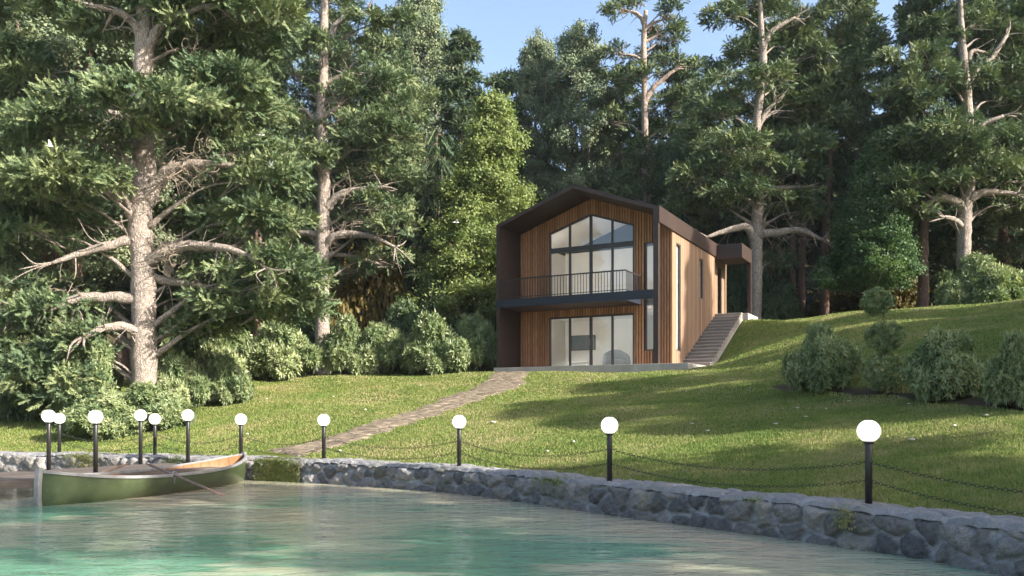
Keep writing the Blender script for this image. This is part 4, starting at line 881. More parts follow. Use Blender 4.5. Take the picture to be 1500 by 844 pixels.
hero('tall straight cedar left of centre, its trunk rising out of the shrub row', (473, 40.0),
     [(473, 505, 22), (472, 420, 20), (473, 335, 19), (475, 250, 17), (470, 175, 15), (474, 100, 14), (475, 20, 12), (478, -60, 8), (480, -130, 3)],
     [([(474, 72), (490, 40), (510, 24), (540, 18)], (10, 5), -.5), ([(472, 395), (450, 384), (422, 384)], (12, 7), -1), ([(473, 365), (488, 348), (515, 343), (548, 348), (580, 363)], (14, 4), -.9), ([(473, 345), (440, 342), (400, 356)], (12, 5), .6), ([(473, 312), (488, 293), (512, 280), (560, 274)], (15, 5), -.5),
      ([(470, 175), (485, 164), (497, 154)], (10, 5), -.4), ([(474, 130), (486, 118), (505, 108)], (10, 5), .4), ([(473, 372), (510, 375), (560, 388)], (8, 4), 1), ([(471, 190), (450, 165), (430, 160)], (8, 4), .3)],
     [(545, 38, 34, 18, -.6), (575, 30, 26, 14, -.6), (450, 48, 50, 24), (430, 14, 50, 24), (485, 5, 40, 22), (470, 72, 44, 20, -1.6), (425, 110, 46, 26), (445, 140, 46, 22, .8), (515, 78, 36, 18), (540, 118, 48, 26), (505, 140, 40, 22, -.4), (566, 160, 36, 24), (540, 190, 50, 24), (575, 205, 36, 20), (430, 190, 52, 24), (395, 170, 34, 20), (520, 218, 52, 24, -.6), (450, 232, 42, 20, -1.4), (560, 250, 46, 26), (410, 245, 46, 26), (500, 250, 44, 18, .8),
      (560, 300, 46, 22, .3), (430, 285, 40, 22), (535, 325, 44, 16, .9), (578, 335, 40, 22, -.4), (560, 380, 42, 18, .4), (520, 395, 36, 14, .8), (400, 330, 42, 22, .8), (430, 355, 30, 16, .8), (470, -20, 50, 26), (445, -60, 44, 24), (510, -60, 44, 24), (480, -110, 40, 26), (482, -150, 22, 22)],
     twig=[(510, 290, 60, 30), (530, 340, 60, 32), (505, 350, 40, 20), (560, 345, 40, 10), (535, 235, 40, 10)], seed=5, size=.56, dens=24)

hero('cedar behind the upper right lawn, dark trunk above the sunlit shrub', (1414, 43.0),
     [(1414, 475, 22), (1412, 385, 20), (1413, 320, 19), (1419, 250, 18), (1417, 160, 15), (1412, 95, 12), (1408, 40, 9), (1405, -50, 4)],
     [([(1413, 310), (1400, 296), (1378, 289), (1368, 292)], (15, 7), -.8), ([(1412, 335), (1398, 322), (1382, 318)], (10, 5), -.9), ([(1414, 305), (1425, 288), (1450, 281), (1490, 285)], (16, 6), -.5), ([(1414, 125), (1432, 100), (1450, 88), (1475, 52)], (12, 5), -.3), ([(1414, 130), (1400, 108), (1385, 98)], (10, 5), .2), ([(1419, 195), (1440, 182), (1470, 170)], (11, 5), -.5), ([(1416, 255), (1395, 240), (1372, 228)], (10, 5), -.6), ([(1419, 90), (1425, 75), (1450, 80)], (8, 4), 0)],
     [(1390, 60, 50, 22), (1430, 40, 44, 22), (1370, 20, 50, 26), (1340, 85, 44, 20), (1365, 112, 46, 18, -1), (1330, 140, 44, 22), (1452, 60, 40, 20), (1462, 110, 50, 24), (1430, 118, 30, 14, -1), (1470, 150, 46, 20), (1360, 168, 40, 18), (1395, 200, 60, 18, -1.6), (1450, 205, 50, 18, -.8), (1345, 210, 52, 20), (1480, 225, 40, 22), (1365, 240, 46, 18, -.4), (1420, 228, 40, 14, -1.5), (1455, 255, 52, 18, -.9), (1490, 265, 40, 18), (1335, 265, 46, 20), (1330, 300, 44, 22, -.6), (1360, 318, 36, 16), (1395, 262, 30, 12, -1.4), (1480, 300, 44, 18, 1), (1445, 310, 34, 14, 1.2), (1400, -20, 50, 24), (1360, -30, 40, 20), (1440, -30, 44, 22), (1405, -70, 34, 22)],
     mats=('bark_grey', 'needle'), seed=8, size=.58, dens=23)

hero('cedar behind the canopy of the house with two pale bare limbs', (1106, 45.0),
     [(1106, 475, 17), (1108, 400, 17), (1108, 338, 18), (1112, 270, 14), (1108, 200, 13), (1112, 150, 12), (1118, 90, 11), (1115, 40, 8), (1112, -30, 3)],
     [([(1107, 352), (1094, 334), (1070, 336), (1034, 348)], (14, 5), -.6), ([(1108, 352), (1118, 342), (1142, 341), (1172, 337), (1206, 352)], (15, 5), -.7), ([(1114, 345), (1117, 332), (1119, 326)], (8, 2), -.4), ([(1117, 75), (1128, 50), (1145, 36), (1165, 26)], (9, 4), -.3), ([(1109, 190), (1122, 165), (1135, 150)], (9, 4), -.3), ([(1111, 262), (1090, 230), (1062, 226)], (9, 4), -.4), ([(1112, 282), (1135, 276), (1176, 274)], (9, 4), -.2)],
     [(1130, 28, 48, 22), (1090, 12, 34, 18), (1068, 22, 30, 16), (1160, 38, 40, 20), (1150, 72, 44, 20), (1098, 75, 40, 18), (1180, 85, 34, 18), (1075, 100, 40, 20), (1128, 118, 44, 18, -1), (1098, 140, 40, 18), (1165, 125, 40, 20), (1192, 150, 36, 18), (1150, 165, 44, 18), (1050, 135, 36, 20), (1040, 165, 40, 22), (1075, 175, 44, 20), (1085, 215, 56, 22, -1.2), (1035, 215, 42, 24), (1140, 215, 54, 22), (1185, 215, 40, 22), (1060, 250, 52, 24, -.6), (1120, 250, 50, 20, -.9), (1160, 255, 44, 22), (1020, 260, 36, 24), (1095, 290, 60, 24, -.8), (1150, 295, 44, 22, .6), (1050, 300, 44, 24, .8), (1180, 310, 30, 16, .8), (1120, -20, 44, 22), (1112, -55, 30, 22), (1010, 300, 36, 22, 1), (1140, 385, 30, 14, 1.5)],
     twig=[(1150, 268, 50, 22), (1150, 350, 60, 30), (1180, 345, 40, 18), (1165, 322, 30, 12)], mats=('bark_grey', 'needle'), seed=11, size=.58, dens=23)

hero('tall pine with a bare forked top against the sky, right of the house ridge', (946, 54.0),
     [(950, 455, 13), (948, 300, 12), (945, 200, 10), (944, 130, 9), (943, 60, 8), (946, 16, 6)],
     [([(944, 150), (956, 130), (970, 117), (988, 103)], (9, 4), -.4), ([(943, 35), (936, 22), (922, 16)], (6, 3), 0), ([(944, 45), (958, 34), (972, 28)], (5, 3), 0), ([(944, 62), (956, 56), (966, 50)], (5, 2), 0), ([(944, 90), (928, 82), (912, 80)], (5, 2), 0)],
     [(908, 14, 18, 10), (928, 8, 18, 10), (985, 16, 18, 12), (975, 38, 22, 11), (990, 58, 16, 10), (962, 52, 14, 8), (900, 80, 22, 13), (925, 98, 24, 14), (960, 82, 24, 14), (982, 88, 18, 14), (940, 112, 22, 11, -1), (905, 115, 24, 14), (975, 110, 20, 10), (920, 145, 30, 18), (955, 160, 34, 18, .5), (985, 150, 24, 16), (900, 180, 34, 20), (940, 195, 36, 20), (980, 195, 34, 22), (915, 225, 40, 22), (960, 235, 40, 24), (1000, 230, 30, 22), (930, 265, 44, 22), (980, 275, 40, 22), (944, 222, 30, 16, -2), (950, 250, 36, 18, -2), (946, 280, 40, 20, -2.2), (900, 290, 40, 22), (1000, 290, 36, 22)],
     mats=('bark_pale', 'needle'), seed=13, size=.6, dens=18, name='pine_tree')

# ---- kinds of tree grown from a seed; copies share their meshes
def make_tree(name, style, h, rad, seed, cb, mats, trunk_r, cat='tree'):
    r = np.random.default_rng(seed); root = thing(name, 'tmp', cat)
    nseg = 9; zz = np.linspace(-.3, h * .97, nseg); ln = np.cumsum(r.normal(0, .012 * h, (nseg, 2)), 0) * (zz / h)[:, None].clip(0)
    tp = np.column_stack([ln, zz]); rr = trunk_r * (1 - .93 * np.linspace(0, 1, nseg) ** 1.1)
    mb = MB(); wood(mb, tp, rr, 12, 36, .05, r); parts = []
    def at(z): return np.array([np.interp(z, zz, tp[:, 0]), np.interp(z, zz, tp[:, 1]), z])
    bm = mb; mb = MB()
    if style == 'cedar':
        n = int(h * 2.0)
        for i in range(n):
            t = (i + r.random()) / n; z = h * (cb + (1 - cb) * t); a = i * 2.4 + r.uniform(-.5, .5); prof = (math.sin(min(1, (1 - t) * 1.35 + .12) * math.pi / 2)) * r.uniform(.45, 1.05)
            R_ = rad * prof; c = at(z) + [math.cos(a) * R_ * .68, math.sin(a) * R_ * .68, .05 * R_]; pr = max(.5, R_ * .5)
            parts.append(pad(c, (pr, pr, max(.32, pr * .42)), int(24 * pr * max(.5, pr * .42) * 2) + 10, 'spray', .62, r, .5, .15, (math.cos(a), math.sin(a), 0)))
            an = at(z - .25 * R_); wood(mb, [an, (an + c) / 2 + [0, 0, .1 * R_], c], [max(.03, .03 * R_), .03, .012], 6, 8, .2, r)
    elif style == 'fir':
        n = int(h * 2.6)
        for i in range(n):
            t = (i + r.random()) / n; z = h * (cb + (1 - cb) * t); a = i * 2.4 + r.uniform(-.5, .5); R_ = rad * ((1 - t) ** .75 + .05) * r.uniform(.55, 1.1)
            c = at(z) + [math.cos(a) * R_ * .62, math.sin(a) * R_ * .62, -.12 * R_]; pr = max(.4, R_ * .48)
            parts.append(pad(c, (pr, pr, max(.22, pr * .26)), int(26 * pr * max(.45, pr * .3) * 2) + 8, 'fir', .62, r, .35, -.05, (math.cos(a), math.sin(a), -.1)))
            wood(mb, [at(z), c], [max(.025, .022 * R_), .01], 5, 5)
    elif style == 'weep':
        n = int(h * 2.4)
        for i in range(n):
            t = (i + r.random()) / n; z = h * (cb + (1 - cb) * t); a = i * 2.4; R_ = rad * ((1 - t) ** .8 + .08) * r.uniform(.6, 1.1); m = int(10 + 26 * R_)
            q_ = r.random(m); e = np.array([math.cos(a), math.sin(a), 0]); sd = np.array([-math.sin(a), math.cos(a), 0])
            p = at(z) + e * (q_ * R_)[:, None] + sd * (r.normal(0, .16, m) * R_)[:, None] + np.array([0, 0, 1]) * (-.35 * R_ * q_ ** 2)[:, None]
            parts.append(stamp(p, e * .35 + r.normal(0, .2, (m, 3)) + [0, 0, -1], r.uniform(.6, 1.1, m), 'weep', r))
            wood(mb, [at(z), at(z) + e * R_ * .5 + [0, 0, .02], at(z) + e * R_ + [0, 0, -.35 * R_]], [.04, .025, .01], 5, 7)
    elif style == 'gum':
        tips = []
        for i in range(9):                    # steep forking stems
            a = i * 2.4 + r.uniform(-.4, .4); z0 = h * r.uniform(cb * .55, .6); b0 = at(z0); ln_ = h * r.uniform(.25, .42); l1 = b0 + [math.cos(a) * rad * .35, math.sin(a) * rad * .35, ln_ * .5]; l2 = b0 + [math.cos(a) * rad * .62, math.sin(a) * rad * .62, ln_]
            wood(mb, [b0, l1, l2], [trunk_r * .4, trunk_r * .28, .03], 7, 12, .2, r); tips += [l1, l2]
            for _ in range(3):
                e = (l1 + l2) / 2 + r.normal(0, 1, 3) * [rad * .3, rad * .3, h * .05]; wood(mb, [(l1 + b0) / 2, e], [.045, .014], 5, 5); tips.append(e)
        n = int(10 + h * 3.2)
        for i in range(n):
            t = (i + r.random()) / n; z = h * (cb + (1 - cb) * t); a = i * 2.4; R_ = rad * math.sin(min(1, (1 - t) * 1.5 + .12) * math.pi / 2) * (r.random() ** .4)
            c = at(z) + [math.cos(a) * R_ * .8, math.sin(a) * R_ * .8, 0]; s = r.uniform(.55, 1.05)
            parts.append(clumps(c, (s * 1.1, s * 1.1, s * .8), 13, .36, 'clump', r, .34))
    elif style == 'cone':
        n = int(h * 16)
        for i in range(n):
            t = ((i + r.random()) / n) ** 1.25; z = h * (cb + (1 - cb) * t); a = i * 2.4; R_ = rad * (1 - t) ** .82 * r.uniform(.3, 1.08) + .1
            c = at(z) + [math.cos(a) * R_, math.sin(a) * R_, .25 * R_ * .5]; s = max(.18, .2 * rad * (1 - t) ** .4)
            parts.append(clumps(c, (s, s, s * 1.1), 5, .26, 'small', r, .27))
            if i % 4 == 0: wood(mb, [at(max(.1, z - .5 * R_)), c], [.03, .01], 5, 4)
    bm.build('trunk', M[mats[0]], root, True); mb.build('branch', M[mats[0]], root, True); link('crown', crown_mesh('crown', parts, M[mats[1]]), root)
    return root
protos = {}
def proto(k):
    spec = {'cedarA': ('cedar_tree', 'cedar', 20, 4.2, 21, .28, ('bark_grey', 'needle'), .34), 'cedarB': ('cedar_tree', 'cedar', 18, 3.6, 22, .38, ('bark_red', 'needle'), .30),
            'firA': ('fir_tree', 'fir', 19, 3.8, 23, .22, ('bark_red', 'needle_dark'), .27), 'firB': ('fir_tree', 'fir', 16, 3.4, 24, .15, ('bark_grey', 'needle_dark'), .22),
            'weep': ('spruce_tree', 'weep', 14, 2.4, 25, .12, ('bark_red', 'needle_dark'), .2), 'pineC': ('pine_tree', 'cedar', 20, 3.4, 31, .50, ('bark_red', 'needle'), .31), 'pineD': ('pine_tree', 'fir', 20, 3.6, 32, .46, ('bark_red', 'needle_dark'), .34),
            'gumA': ('gum_tree', 'gum', 19, 3.2, 26, .36, ('bark_pale', 'euc'), .24),
            'gumB': ('gum_tree', 'gum', 17, 3.6, 27, .28, ('bark_red', 'euc'), .24), 'bright': ('young_maple', 'cone', 10.5, 2.7, 28, .17, ('bark_pale', 'bright'), .13), 'green': ('young_oak', 'cone', 8.6, 2.0, 29, .2, ('bark_pale', 'green'), .10)}
    if k not in protos:
        t = make_tree(*spec[k]); cr = [c for c in t.children if c.name.startswith('crown')][0]
        zs = np.array([v.co.z for v in cr.data.vertices][::7]); protos[k] = [t, float(np.quantile(zs, .997)), False]
    return protos[k]
def plant(k, px, d, ytop, label, rz=None, wide=1.0, group=None):
    p = proto(k); g = ground(px, d); top = CAMZ + (HY - ytop) / F * d; s = (top - g[2]) / p[1]; rz = rz if rz is not None else (px * 1.7) % 6.28
    sc = (s * wide, s * wide, s)
    if not p[2]:
        p[2] = True; o = p[0]; o.location = g; o.rotation_euler = (0, 0, rz); o.scale = sc; o['label'] = label
        if group: o['group'] = group
        return o
    return dup(p[0], g, rz, sc, label, group)
TG = 'trees of the wood around the lawn'
for k, px, d, yt, lab, wide in [
    ('gumB', 120, 35, -60, 'gum tree with bare reddish stems high in the upper left corner', 1.15),
    ('cedarB', 26, 37, -90, 'leftmost trunk of the wood, half hidden behind the big cedar boughs', 1.0),
    ('cedarA', 252, 46, -40, 'slim tree standing just right of the big pale trunk, further back', .9),
    ('pineC', 378, 47, -30, 'reddish trunked cedar between the two pale front cedars', .95),
    ('firB', 330, 52, 40, 'dark fir deep in the shade behind the low left boughs', 1.1),
    ('pineC', 578, 47, 40, 'thin dark trunk right of the tall straight cedar', .85),
    ('gumA', 606, 57, -22, 'tall gum tree with a pointed clumpy top left of the open sky', .75),
    ('firA', 662, 51, 48, 'dark layered fir whose top leans right into the open sky', 1.0),
    ('weep', 640, 46, 190, 'drooping spruce left of the bright young maple', 1.0),
    ('bright', 706, 43, 146, 'bright green cone shaped young maple left of the house', 1.0),
    ('firB', 745, 58, 112, 'dark fir rising over the left eave of the house', .9),
    ('gumA', 788, 59, 56, 'gum tree above the left roof slope, its round top against the sky', .75),
    ('gumB', 860, 57, 46, 'gum tree straight above the house ridge with pale stems', .75),
    ('cedarB', 1015, 56, 95, 'broad cedar behind the right roof slope', 1.0),
    ('weep', 985, 51, 215, 'drooping blue green spruce just above the house roof', 1.1),
    ('firB', 905, 60, 105, 'shaded fir between the gum trees and the bare topped pine', .9),
    ('pineC', 1160, 48, 60, 'left one of the close pair of reddish trunks right of the canopy', .8),
    ('pineD', 1174, 50, 40, 'right one of the close pair of dark trunks right of the canopy', .8),
    ('pineC', 1208, 47, -60, 'tall pine with a slim reddish trunk right of the close pair', .8),
    ('green', 1275, 43.5, 205, 'dark green young tree on a thin trunk above the topiary', 1.05),
    ('pineD', 1352, 44, -40, 'thick reddish trunked pine right of the young dark green tree', 1.0),
    ('firA', 1265, 56, -20, 'tall fir behind the young dark green tree', 1.0),
    ('firA', 1480, 52, -40, 'dark fir behind the upper right shrub at the picture edge', 1.1),
    ('cedarA', 1545, 46, -80, 'cedar reaching in from beyond the right picture edge', 1.0),
    ('firA', 1440, 58, -10, 'shaded fir between the right cedar trunk and the picture edge', 1.2),
    ('firA', 470, 58, 20, 'dark fir behind the tall straight cedar', 1.1),
    ('firB', 535, 60, 110, 'dark fir deep in the wood left of the thin dark trunk', 1.1),
    ('firA', 180, 52, 0, 'dark fir seen behind the boughs left of the big pale trunk', 1.2),
    ('firA', 70, 50, -60, 'dark fir filling the wood behind the upper left boughs', 1.2),
    ('firA', 1120, 58, -30, 'tall dark fir behind the cedar with the two pale limbs', 1.0),
    ('weep', 1225, 52, 330, 'small drooping spruce in the gap between the right trunks', .9),
    ('cedarB', -45, 31, -120, 'cedar beyond the left picture edge, its boughs reaching in', 1.0),
    ('pineC', 690, 56, 150, 'pale thin trunk between the young maple and the house wall', .8)]:
    plant(k, px, d, yt, lab, None, wide, TG)
# trees on the right bank, outside the picture; their shadows cross the lawn
for k, x, y, s, wd_, lab in SHADE:
    p = proto(k); g = (x, y, float(terrain(np.array([float(x)]), np.array([float(y)]))[0])); dup(p[0], g, x * 1.3, (s * wd_, s * wd_, s), lab, 'trees on the bank beyond the right picture edge')

# ---- the far wood: one mass of trees on the rising ground behind
r = np.random.default_rng(99); parts = []; mbt = MB()
for i in range(150):
    d_ = r.uniform(64, 105); px = r.uniform(-250, 1750); g = ground(px, d_); lim = 150 if 560 < px < 1040 else 20
    top = min(g[2] + r.uniform(9, 15), CAMZ + (HY - lim - r.uniform(0, 120)) / F * d_); h = max(4, top - g[2]); n = int(h * 1.6); cb_ = .45 if 1180 < px < 1290 or 560 < px < 640 else .04
    for j in range(n):
        t = (j + r.random()) / n; z = h * (cb_ + (1 - cb_) * t); R_ = 3.0 * ((1 - t) ** .7 + .08); a = j * 2.4; m = int(12 + 16 * R_)
        p = g + [0, 0, z] + np.stack([np.cos(a + r.normal(0, .8, m)) * R_ * np.sqrt(r.random(m)), np.sin(a + r.normal(0, .8, m)) * R_ * np.sqrt(r.random(m)), r.normal(0, .4, m)], 1)
        parts.append(stamp(p, (p - g) * [1, 1, 0] + [0, 0, .2] + r.normal(0, .3, (m, 3)), 1.5 * r.uniform(.7, 1.2, m), 'fir', r))
fo = link('far_wood', crown_mesh('far_wood', parts, M['needle_dark'])); tag(fo, 'far shaded wood closing off the view behind the trees', 'wood', None, 'stuff')

# ------------------------------------------------------------------ shrubs
def make_shrub(name, mat, seed, n=150, leaf=.165, kind='whorl', rad=1.0, h=.85, lumps=15):
    r = np.random.default_rng(seed); root = thing(name, 'tmp', 'shrub'); mb = MB(); parts = []
    for i in range(lumps):
        a = i * 2.4 + r.uniform(-.3, .3); t = (i + .5) / lumps; el = math.asin(.05 + .93 * t); k = r.uniform(.48, .92)
        c = np.array([math.cos(a) * math.cos(el) * k * rad, math.sin(a) * math.cos(el) * k * rad, math.sin(el) * k * h * 1.15 + .12]); s = r.uniform(.20, .40); n_ = int(n * (s / .3) ** 2)
        v = r.normal(0, 1, (n_, 3)); v /= np.linalg.norm(v, axis=1)[:, None]; v[:, 2] = v[:, 2] * .8 + .15
        p = c + v * [s, s, s * .85] * r.uniform(.55, 1.25, (n_, 1)); p[:, 2] = np.maximum(p[:, 2], .03)
        parts.append(stamp(p, v + [0, 0, .35] + r.normal(0, .2, (n_, 3)), leaf * r.uniform(.75, 1.35, n_), kind, r, np.full(n_, r.random()) * .5 + r.random(n_) * .5))
        for _ in range(2): e = c + r.normal(0, .1, 3); wood(mb, [(r.normal(0, .05), r.normal(0, .05), -.05), e * [.45, .45, .5], e], [.022, .016, .006], 5, 7)
    mb.build('stem', M['bark_red'], root, True); link('foliage', crown_mesh('foliage', parts, M[mat]), root); return root
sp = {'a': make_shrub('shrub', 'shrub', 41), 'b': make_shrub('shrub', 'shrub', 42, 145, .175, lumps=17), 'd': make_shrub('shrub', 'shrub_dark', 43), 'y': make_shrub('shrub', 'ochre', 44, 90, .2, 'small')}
used = set()
def shrub(k, px, py, w, h, label, group, d=None):
    if d is None: g = hit(px, py)
    else: g = ground(px, d)
    d_ = g[1]; s = w / 2 / F * d_ / 1.14; sz = h / F * d_ / 1.14; rz = (px * .37) % 6.28; sc = (s, s, sz)
    if k in used: return dup(sp[k], g, rz, sc, label, group)
    used.add(k); o = sp[k]; o.location = g; o.rotation_euler = (0, 0, rz); o.scale = sc; o['label'] = label; o['group'] = group; return o
SG = 'shrubs in the planting bed on the right slope'
shrub('a', 1210, 571, 104, 86, 'round shrub in the right bed, the one nearest the house steps', SG)
shrub('b', 1384, 582, 106, 92, 'round shrub in the right bed just right of the topiary', SG)
shrub('a', 1488, 596, 92, 94, 'round shrub in the right bed cut by the right picture edge', SG)
shrub('a', 1448, 460, 122, 84, 'sunlit shrub on the crest of the upper right lawn', 'shrubs along the wood edge', 40.5)
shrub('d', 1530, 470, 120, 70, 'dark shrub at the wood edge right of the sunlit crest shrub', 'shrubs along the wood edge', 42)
LG2 = 'shrubs in the row left of the house'
for k, px, d, w, h, lab in [('b', 415, 36.3, 112, 80, 'sunlit shrub at the front of the row, below the tall straight cedar trunk, left side'), ('a', 506, 37, 86, 74, 'sunlit shrub just right of the tall straight cedar trunk'), ('a', 366, 38.5, 80, 62, 'shrub at the left end of the row behind the lawn'),
    ('b', 565, 37.2, 88, 70, 'shaded shrub in the middle of the row, left of the two big ones'), ('a', 640, 36.2, 112, 76, 'largest shaded shrub of the row, left of the house corner'), ('b', 700, 36.6, 84, 80, 'shaded shrub touching the brown house wall'),
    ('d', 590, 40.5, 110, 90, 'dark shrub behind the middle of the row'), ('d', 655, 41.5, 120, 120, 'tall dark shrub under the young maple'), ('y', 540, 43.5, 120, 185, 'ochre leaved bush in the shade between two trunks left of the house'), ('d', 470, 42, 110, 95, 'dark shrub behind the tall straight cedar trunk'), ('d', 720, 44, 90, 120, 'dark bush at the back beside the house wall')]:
    shrub(k, px, None, w, h, lab, LG2, d)
BG = 'shrubs around the big pale trunk'
for k, px, d, w, h, lab in [('b', 300, 31.5, 120, 104, 'tall pale leaved shrub right behind the big pale trunk'), ('a', 335, 29.5, 78, 62, 'rounded pale shrub standing out onto the lawn right of the big trunk'), ('b', 262, 28.2, 96, 84, 'bushy shrub at the right foot of the big pale trunk'), ('a', 232, 25.3, 110, 58, 'low shrub in front of the big trunk foot, above the far wall'),
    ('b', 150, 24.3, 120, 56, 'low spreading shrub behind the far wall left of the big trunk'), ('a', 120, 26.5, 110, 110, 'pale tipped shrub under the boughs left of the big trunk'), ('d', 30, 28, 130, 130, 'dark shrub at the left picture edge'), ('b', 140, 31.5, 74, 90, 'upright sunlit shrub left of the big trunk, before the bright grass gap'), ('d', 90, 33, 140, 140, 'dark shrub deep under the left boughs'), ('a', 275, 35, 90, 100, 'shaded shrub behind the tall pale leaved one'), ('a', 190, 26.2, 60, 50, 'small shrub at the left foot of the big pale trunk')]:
    shrub(k, px, None, w, h, lab, BG, d)
UG = 'undergrowth in the wood on the right'
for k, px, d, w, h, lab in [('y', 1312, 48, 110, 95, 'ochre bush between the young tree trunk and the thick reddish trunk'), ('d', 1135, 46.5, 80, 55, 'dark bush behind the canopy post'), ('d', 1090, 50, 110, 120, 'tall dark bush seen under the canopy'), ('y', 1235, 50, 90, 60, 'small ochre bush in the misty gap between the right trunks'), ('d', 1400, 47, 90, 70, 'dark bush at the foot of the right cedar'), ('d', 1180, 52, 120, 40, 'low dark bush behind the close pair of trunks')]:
    shrub(k, px, None, w, h, lab, UG, d)
# topiary of three stacked balls
g = hit(1296, 577); d_ = g[1]; kk = d_ / F; r = np.random.default_rng(77)
tpz = thing('topiary', 'small tree clipped into three stacked balls in the right bed', 'topiary', tuple(g))
mb = MB(); wood(mb, [(0, 0, -.1), (.01, 0, 60 * kk), (-.03, 0, 135 * kk)], [.028, .022, .012], 8, 12); mb.build('stem', M['bark_red'], tpz, True)
for dx, y, rad, rz_ in ((1, 545, 33, 31), (0, 494, 27, 23), (-11, 442, 22, 20)):
    n = 420; v = r.normal(0, 1, (n, 3)); v /= np.linalg.norm(v, axis=1)[:, None]; c = np.array([dx * kk, 0, (577 - y) * kk])
    p = c + v * [rad * kk, rad * kk, rz_ * kk] * r.uniform(.55, .95, (n, 1)); link('foliage_ball', crown_mesh('foliage_ball', [stamp(p, v + r.normal(0, .25, (n, 3)), .10 * r.uniform(.8, 1.3, n), 'whorl', r)], M['shrub']), tpz)

# ------------------------------------------------------------------ pale stones on the lawn, birds
M['pebble'] = simple('pale_stone', (0.50, 0.46, 0.40), (0.66, 0.62, 0.55), 14, 0.8, 0.3)
r = np.random.default_rng(5); th = np.linspace(0, 2 * math.pi, 9)[:-1]; b = MB()
rows = [(.25, 0), (.5, .12), (.46, .3), (.25, .42)]; v = [(x * math.cos(t) * (1 + .18 * math.sin(3 * t + i)), x * .62 * math.sin(t) * (1 + .12 * math.cos(2 * t + i)), z * .6) for i, (x, z) in enumerate(rows) for t in th]
f = [(i * 8 + j, i * 8 + (j + 1) % 8, i * 8 + 8 + (j + 1) % 8, i * 8 + 8 + j) for i in range(3) for j in range(8)] + [tuple(range(8))[::-1], tuple(range(24, 32))]
b.add(v, f); st0 = b.build('lawn_stone', M['pebble'], None, True); first = True
for px, py, s in [(391, 586, .16), (488, 583, .12), (535, 602, .16), (722, 621, .22), (840, 650, .16), (802, 664, .15), (615, 566, .12), (498, 663, .18), (863, 558, .14), (690, 550, .12), (1037, 634, .16), (1210, 601, .12), (1168, 600, .12), (1336, 648, .2), (1136, 624, .14), (1098, 571, .1), (1243, 590, .1), (1180, 613, .12), (1445, 612, .14), (1331, 594, .1), (362, 638, .14), (1014, 623, .12), (1398, 627, .12), (1005, 575, .1), (930, 567, .1), (760, 565, .1)]:
    o = st0 if first else st0.copy()
    if not first: COL.objects.link(o)
    first = False; g = hit(px, py); o.location = (g[0], g[1], g[2] + .03); s *= .72; o.scale = (s, s, s * 1.1); o.rotation_euler = (0, 0, px % 6.28)
    tag(o, 'small pale stone lying loose in the lawn grass', 'stone', 'pale stones scattered over the lawn')
M['feather'] = simple('white_feathers', (0.78, 0.78, 0.77), (0.84, 0.84, 0.83), 12, 0.8, 0)
def bird(px, py, d, s, rot, flap, label):
    c = P(px, py, d); root = thing('white_bird', label, 'bird', tuple(c), rot, 'white birds flying before the trees'); root.scale = (s, s, s)
    b = MB(); b.tube([(-.5, 0, .02), (-.36, 0, .02), (-.15, 0, 0), (.1, 0, 0), (.25, 0, .03), (.36, 0, .06), (.44, 0, .05), (.52, 0, .03)], [.03, .05, .10, .12, .085, .075, .05, .008], 10); b.build('body', M['feather'], root, True)
    for sg in (-1, 1):
        b = MB(); f = R(flap); pts = []
        for (x0, x1, y) in ((.2, -.12, .06), (.26, -.14, .35), (.16, -.2, .65), (-.05, -.2, .95)): pts += [(x0, sg * y * math.cos(f), y * math.sin(f) + .02), (x1, sg * y * math.cos(f), y * math.sin(f))]
        v = pts + [(a, b_, c_ - .018) for a, b_, c_ in pts]; fc = []
        for i in range(3): fc += [(2 * i, 2 * i + 1, 2 * i + 3, 2 * i + 2), (8 + 2 * i, 10 + 2 * i, 11 + 2 * i, 9 + 2 * i), (2 * i, 2 * i + 2, 10 + 2 * i, 8 + 2 * i), (2 * i + 1, 9 + 2 * i, 11 + 2 * i, 2 * i + 3)]
        fc += [(6, 7, 15, 14), (0, 8, 9, 1)]; b.add(v, fc); b.build('wing', M['feather'], root)
    b = MB(); b.hexa([(-.72, -.1, .01), (-.4, -.03, .01), (-.4, .03, .01), (-.72, .1, .01)], [(-.72, -.1, .025), (-.4, -.03, .03), (-.4, .03, .03), (-.72, .1, .025)]); b.build('tail', M['feather'], root)
bird(73, 214, 23, .17, .4, 75, 'white bird with raised wings before the upper left boughs')
bird(397, 243, 23, .16, 2.2, 70, 'white bird with raised wings before the boughs right of the big trunk')
bird(383, 198, 25, .19, .2, 12, 'white bird gliding above the other one right of the big trunk')
bird(668, 326, 33, .24, 0.3, 18, 'white bird gliding before the bright young maple')
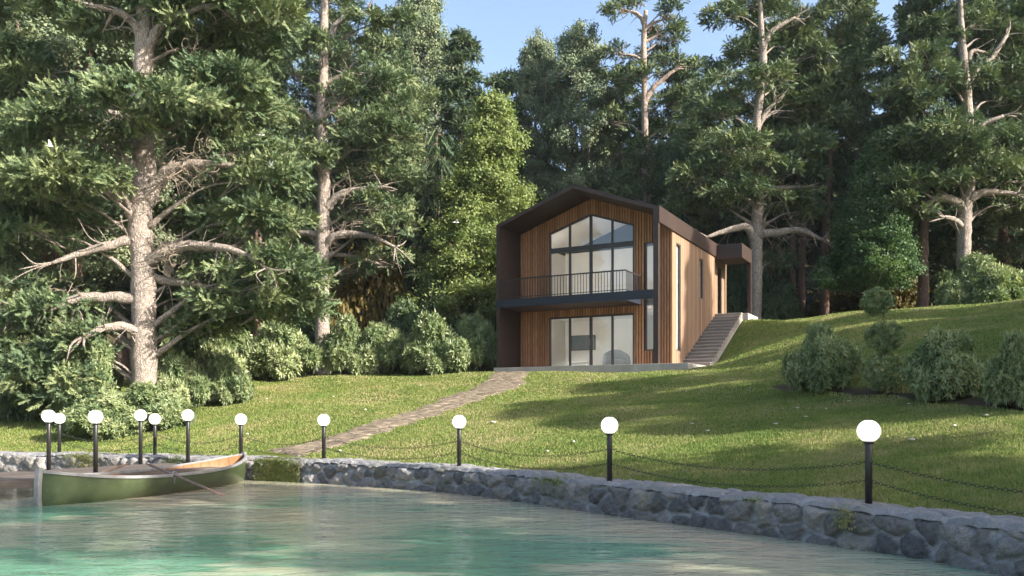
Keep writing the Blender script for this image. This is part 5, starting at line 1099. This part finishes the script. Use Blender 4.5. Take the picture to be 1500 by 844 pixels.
# ------------------------------------------------------------------ light, sky, camera
SUN_EL, SUN_AZ = 29.0, R(-26.0)       # the sun stands to the right and a little behind the viewer
sd = np.array([math.cos(SUN_AZ) * math.cos(R(SUN_EL)), math.sin(SUN_AZ) * math.cos(R(SUN_EL)), math.sin(R(SUN_EL))])
sl = bpy.data.lights.new('sun', 'SUN'); sl.energy = 5.0; sl.angle = R(0.6); sl.color = (1.0, 0.915, 0.805)
so = bpy.data.objects.new('sun', sl); COL.objects.link(so); so.rotation_euler = Vector(-sd).to_track_quat('-Z', 'Y').to_euler(); so.location = (30, -10, 40)
w = bpy.data.worlds.new('World'); SC.world = w; w.use_nodes = True; nt = w.node_tree; nt.nodes.clear()
out = nt.nodes.new('ShaderNodeOutputWorld'); bg = nt.nodes.new('ShaderNodeBackground'); sk = nt.nodes.new('ShaderNodeTexSky'); sk.sky_type = 'NISHITA'
sk.sun_disc = False; sk.sun_elevation = R(SUN_EL); sk.sun_rotation = math.pi / 2 - SUN_AZ; sk.altitude = 200; sk.air_density = 1.0; sk.dust_density = 3.0; sk.ozone_density = 0.6
L(nt, sk.outputs[0], bg.inputs[0]); bg.inputs[1].default_value = 0.13; L(nt, bg.outputs[0], out.inputs[0])
cam = bpy.data.cameras.new('camera'); co_ = bpy.data.objects.new('camera', cam); COL.objects.link(co_); co_.location = (0, 0, CAMZ); co_.rotation_euler = (math.pi / 2, 0, 0)
cam.sensor_width = 36; cam.lens = F / 1500 * 36; cam.shift_y = (HY - 422) / 1500; cam.clip_end = 2000; cam.clip_start = 0.05; SC.camera = co_
vs = SC.view_settings; vs.view_transform = 'Standard'; vs.look = 'None'; vs.exposure = 1.5; vs.gamma = 1.0; vs.use_curve_mapping = False
SC.cycles.max_bounces = 7; SC.cycles.diffuse_bounces = 3; SC.cycles.glossy_bounces = 3; SC.cycles.transmission_bounces = 4; SC.cycles.transparent_max_bounces = 8
SC.cycles.use_denoising = True; SC.cycles.caustics_reflective = False; SC.cycles.caustics_refractive = False
try: SC.cycles.denoiser = 'OPENIMAGEDENOISE'
except Exception: pass


# thin air over the whole place
hb = MB(); hb.box(-420, 420, -420, 420, -2.0, 62.0); m, nt, out = new_mat('thin_haze'); pv = nt.nodes.new('ShaderNodeVolumePrincipled')
pv.inputs['Color'].default_value = (0.80, 0.88, 1.0, 1); pv.inputs['Density'].default_value = 0.00018; L(nt, pv.outputs[0], out.inputs['Volume'])
ho = hb.build('haze', m); ho['kind'] = 'stuff'; ho['label'] = 'thin pale haze in the air between the trees'; SC.cycles.volume_bounces = 0
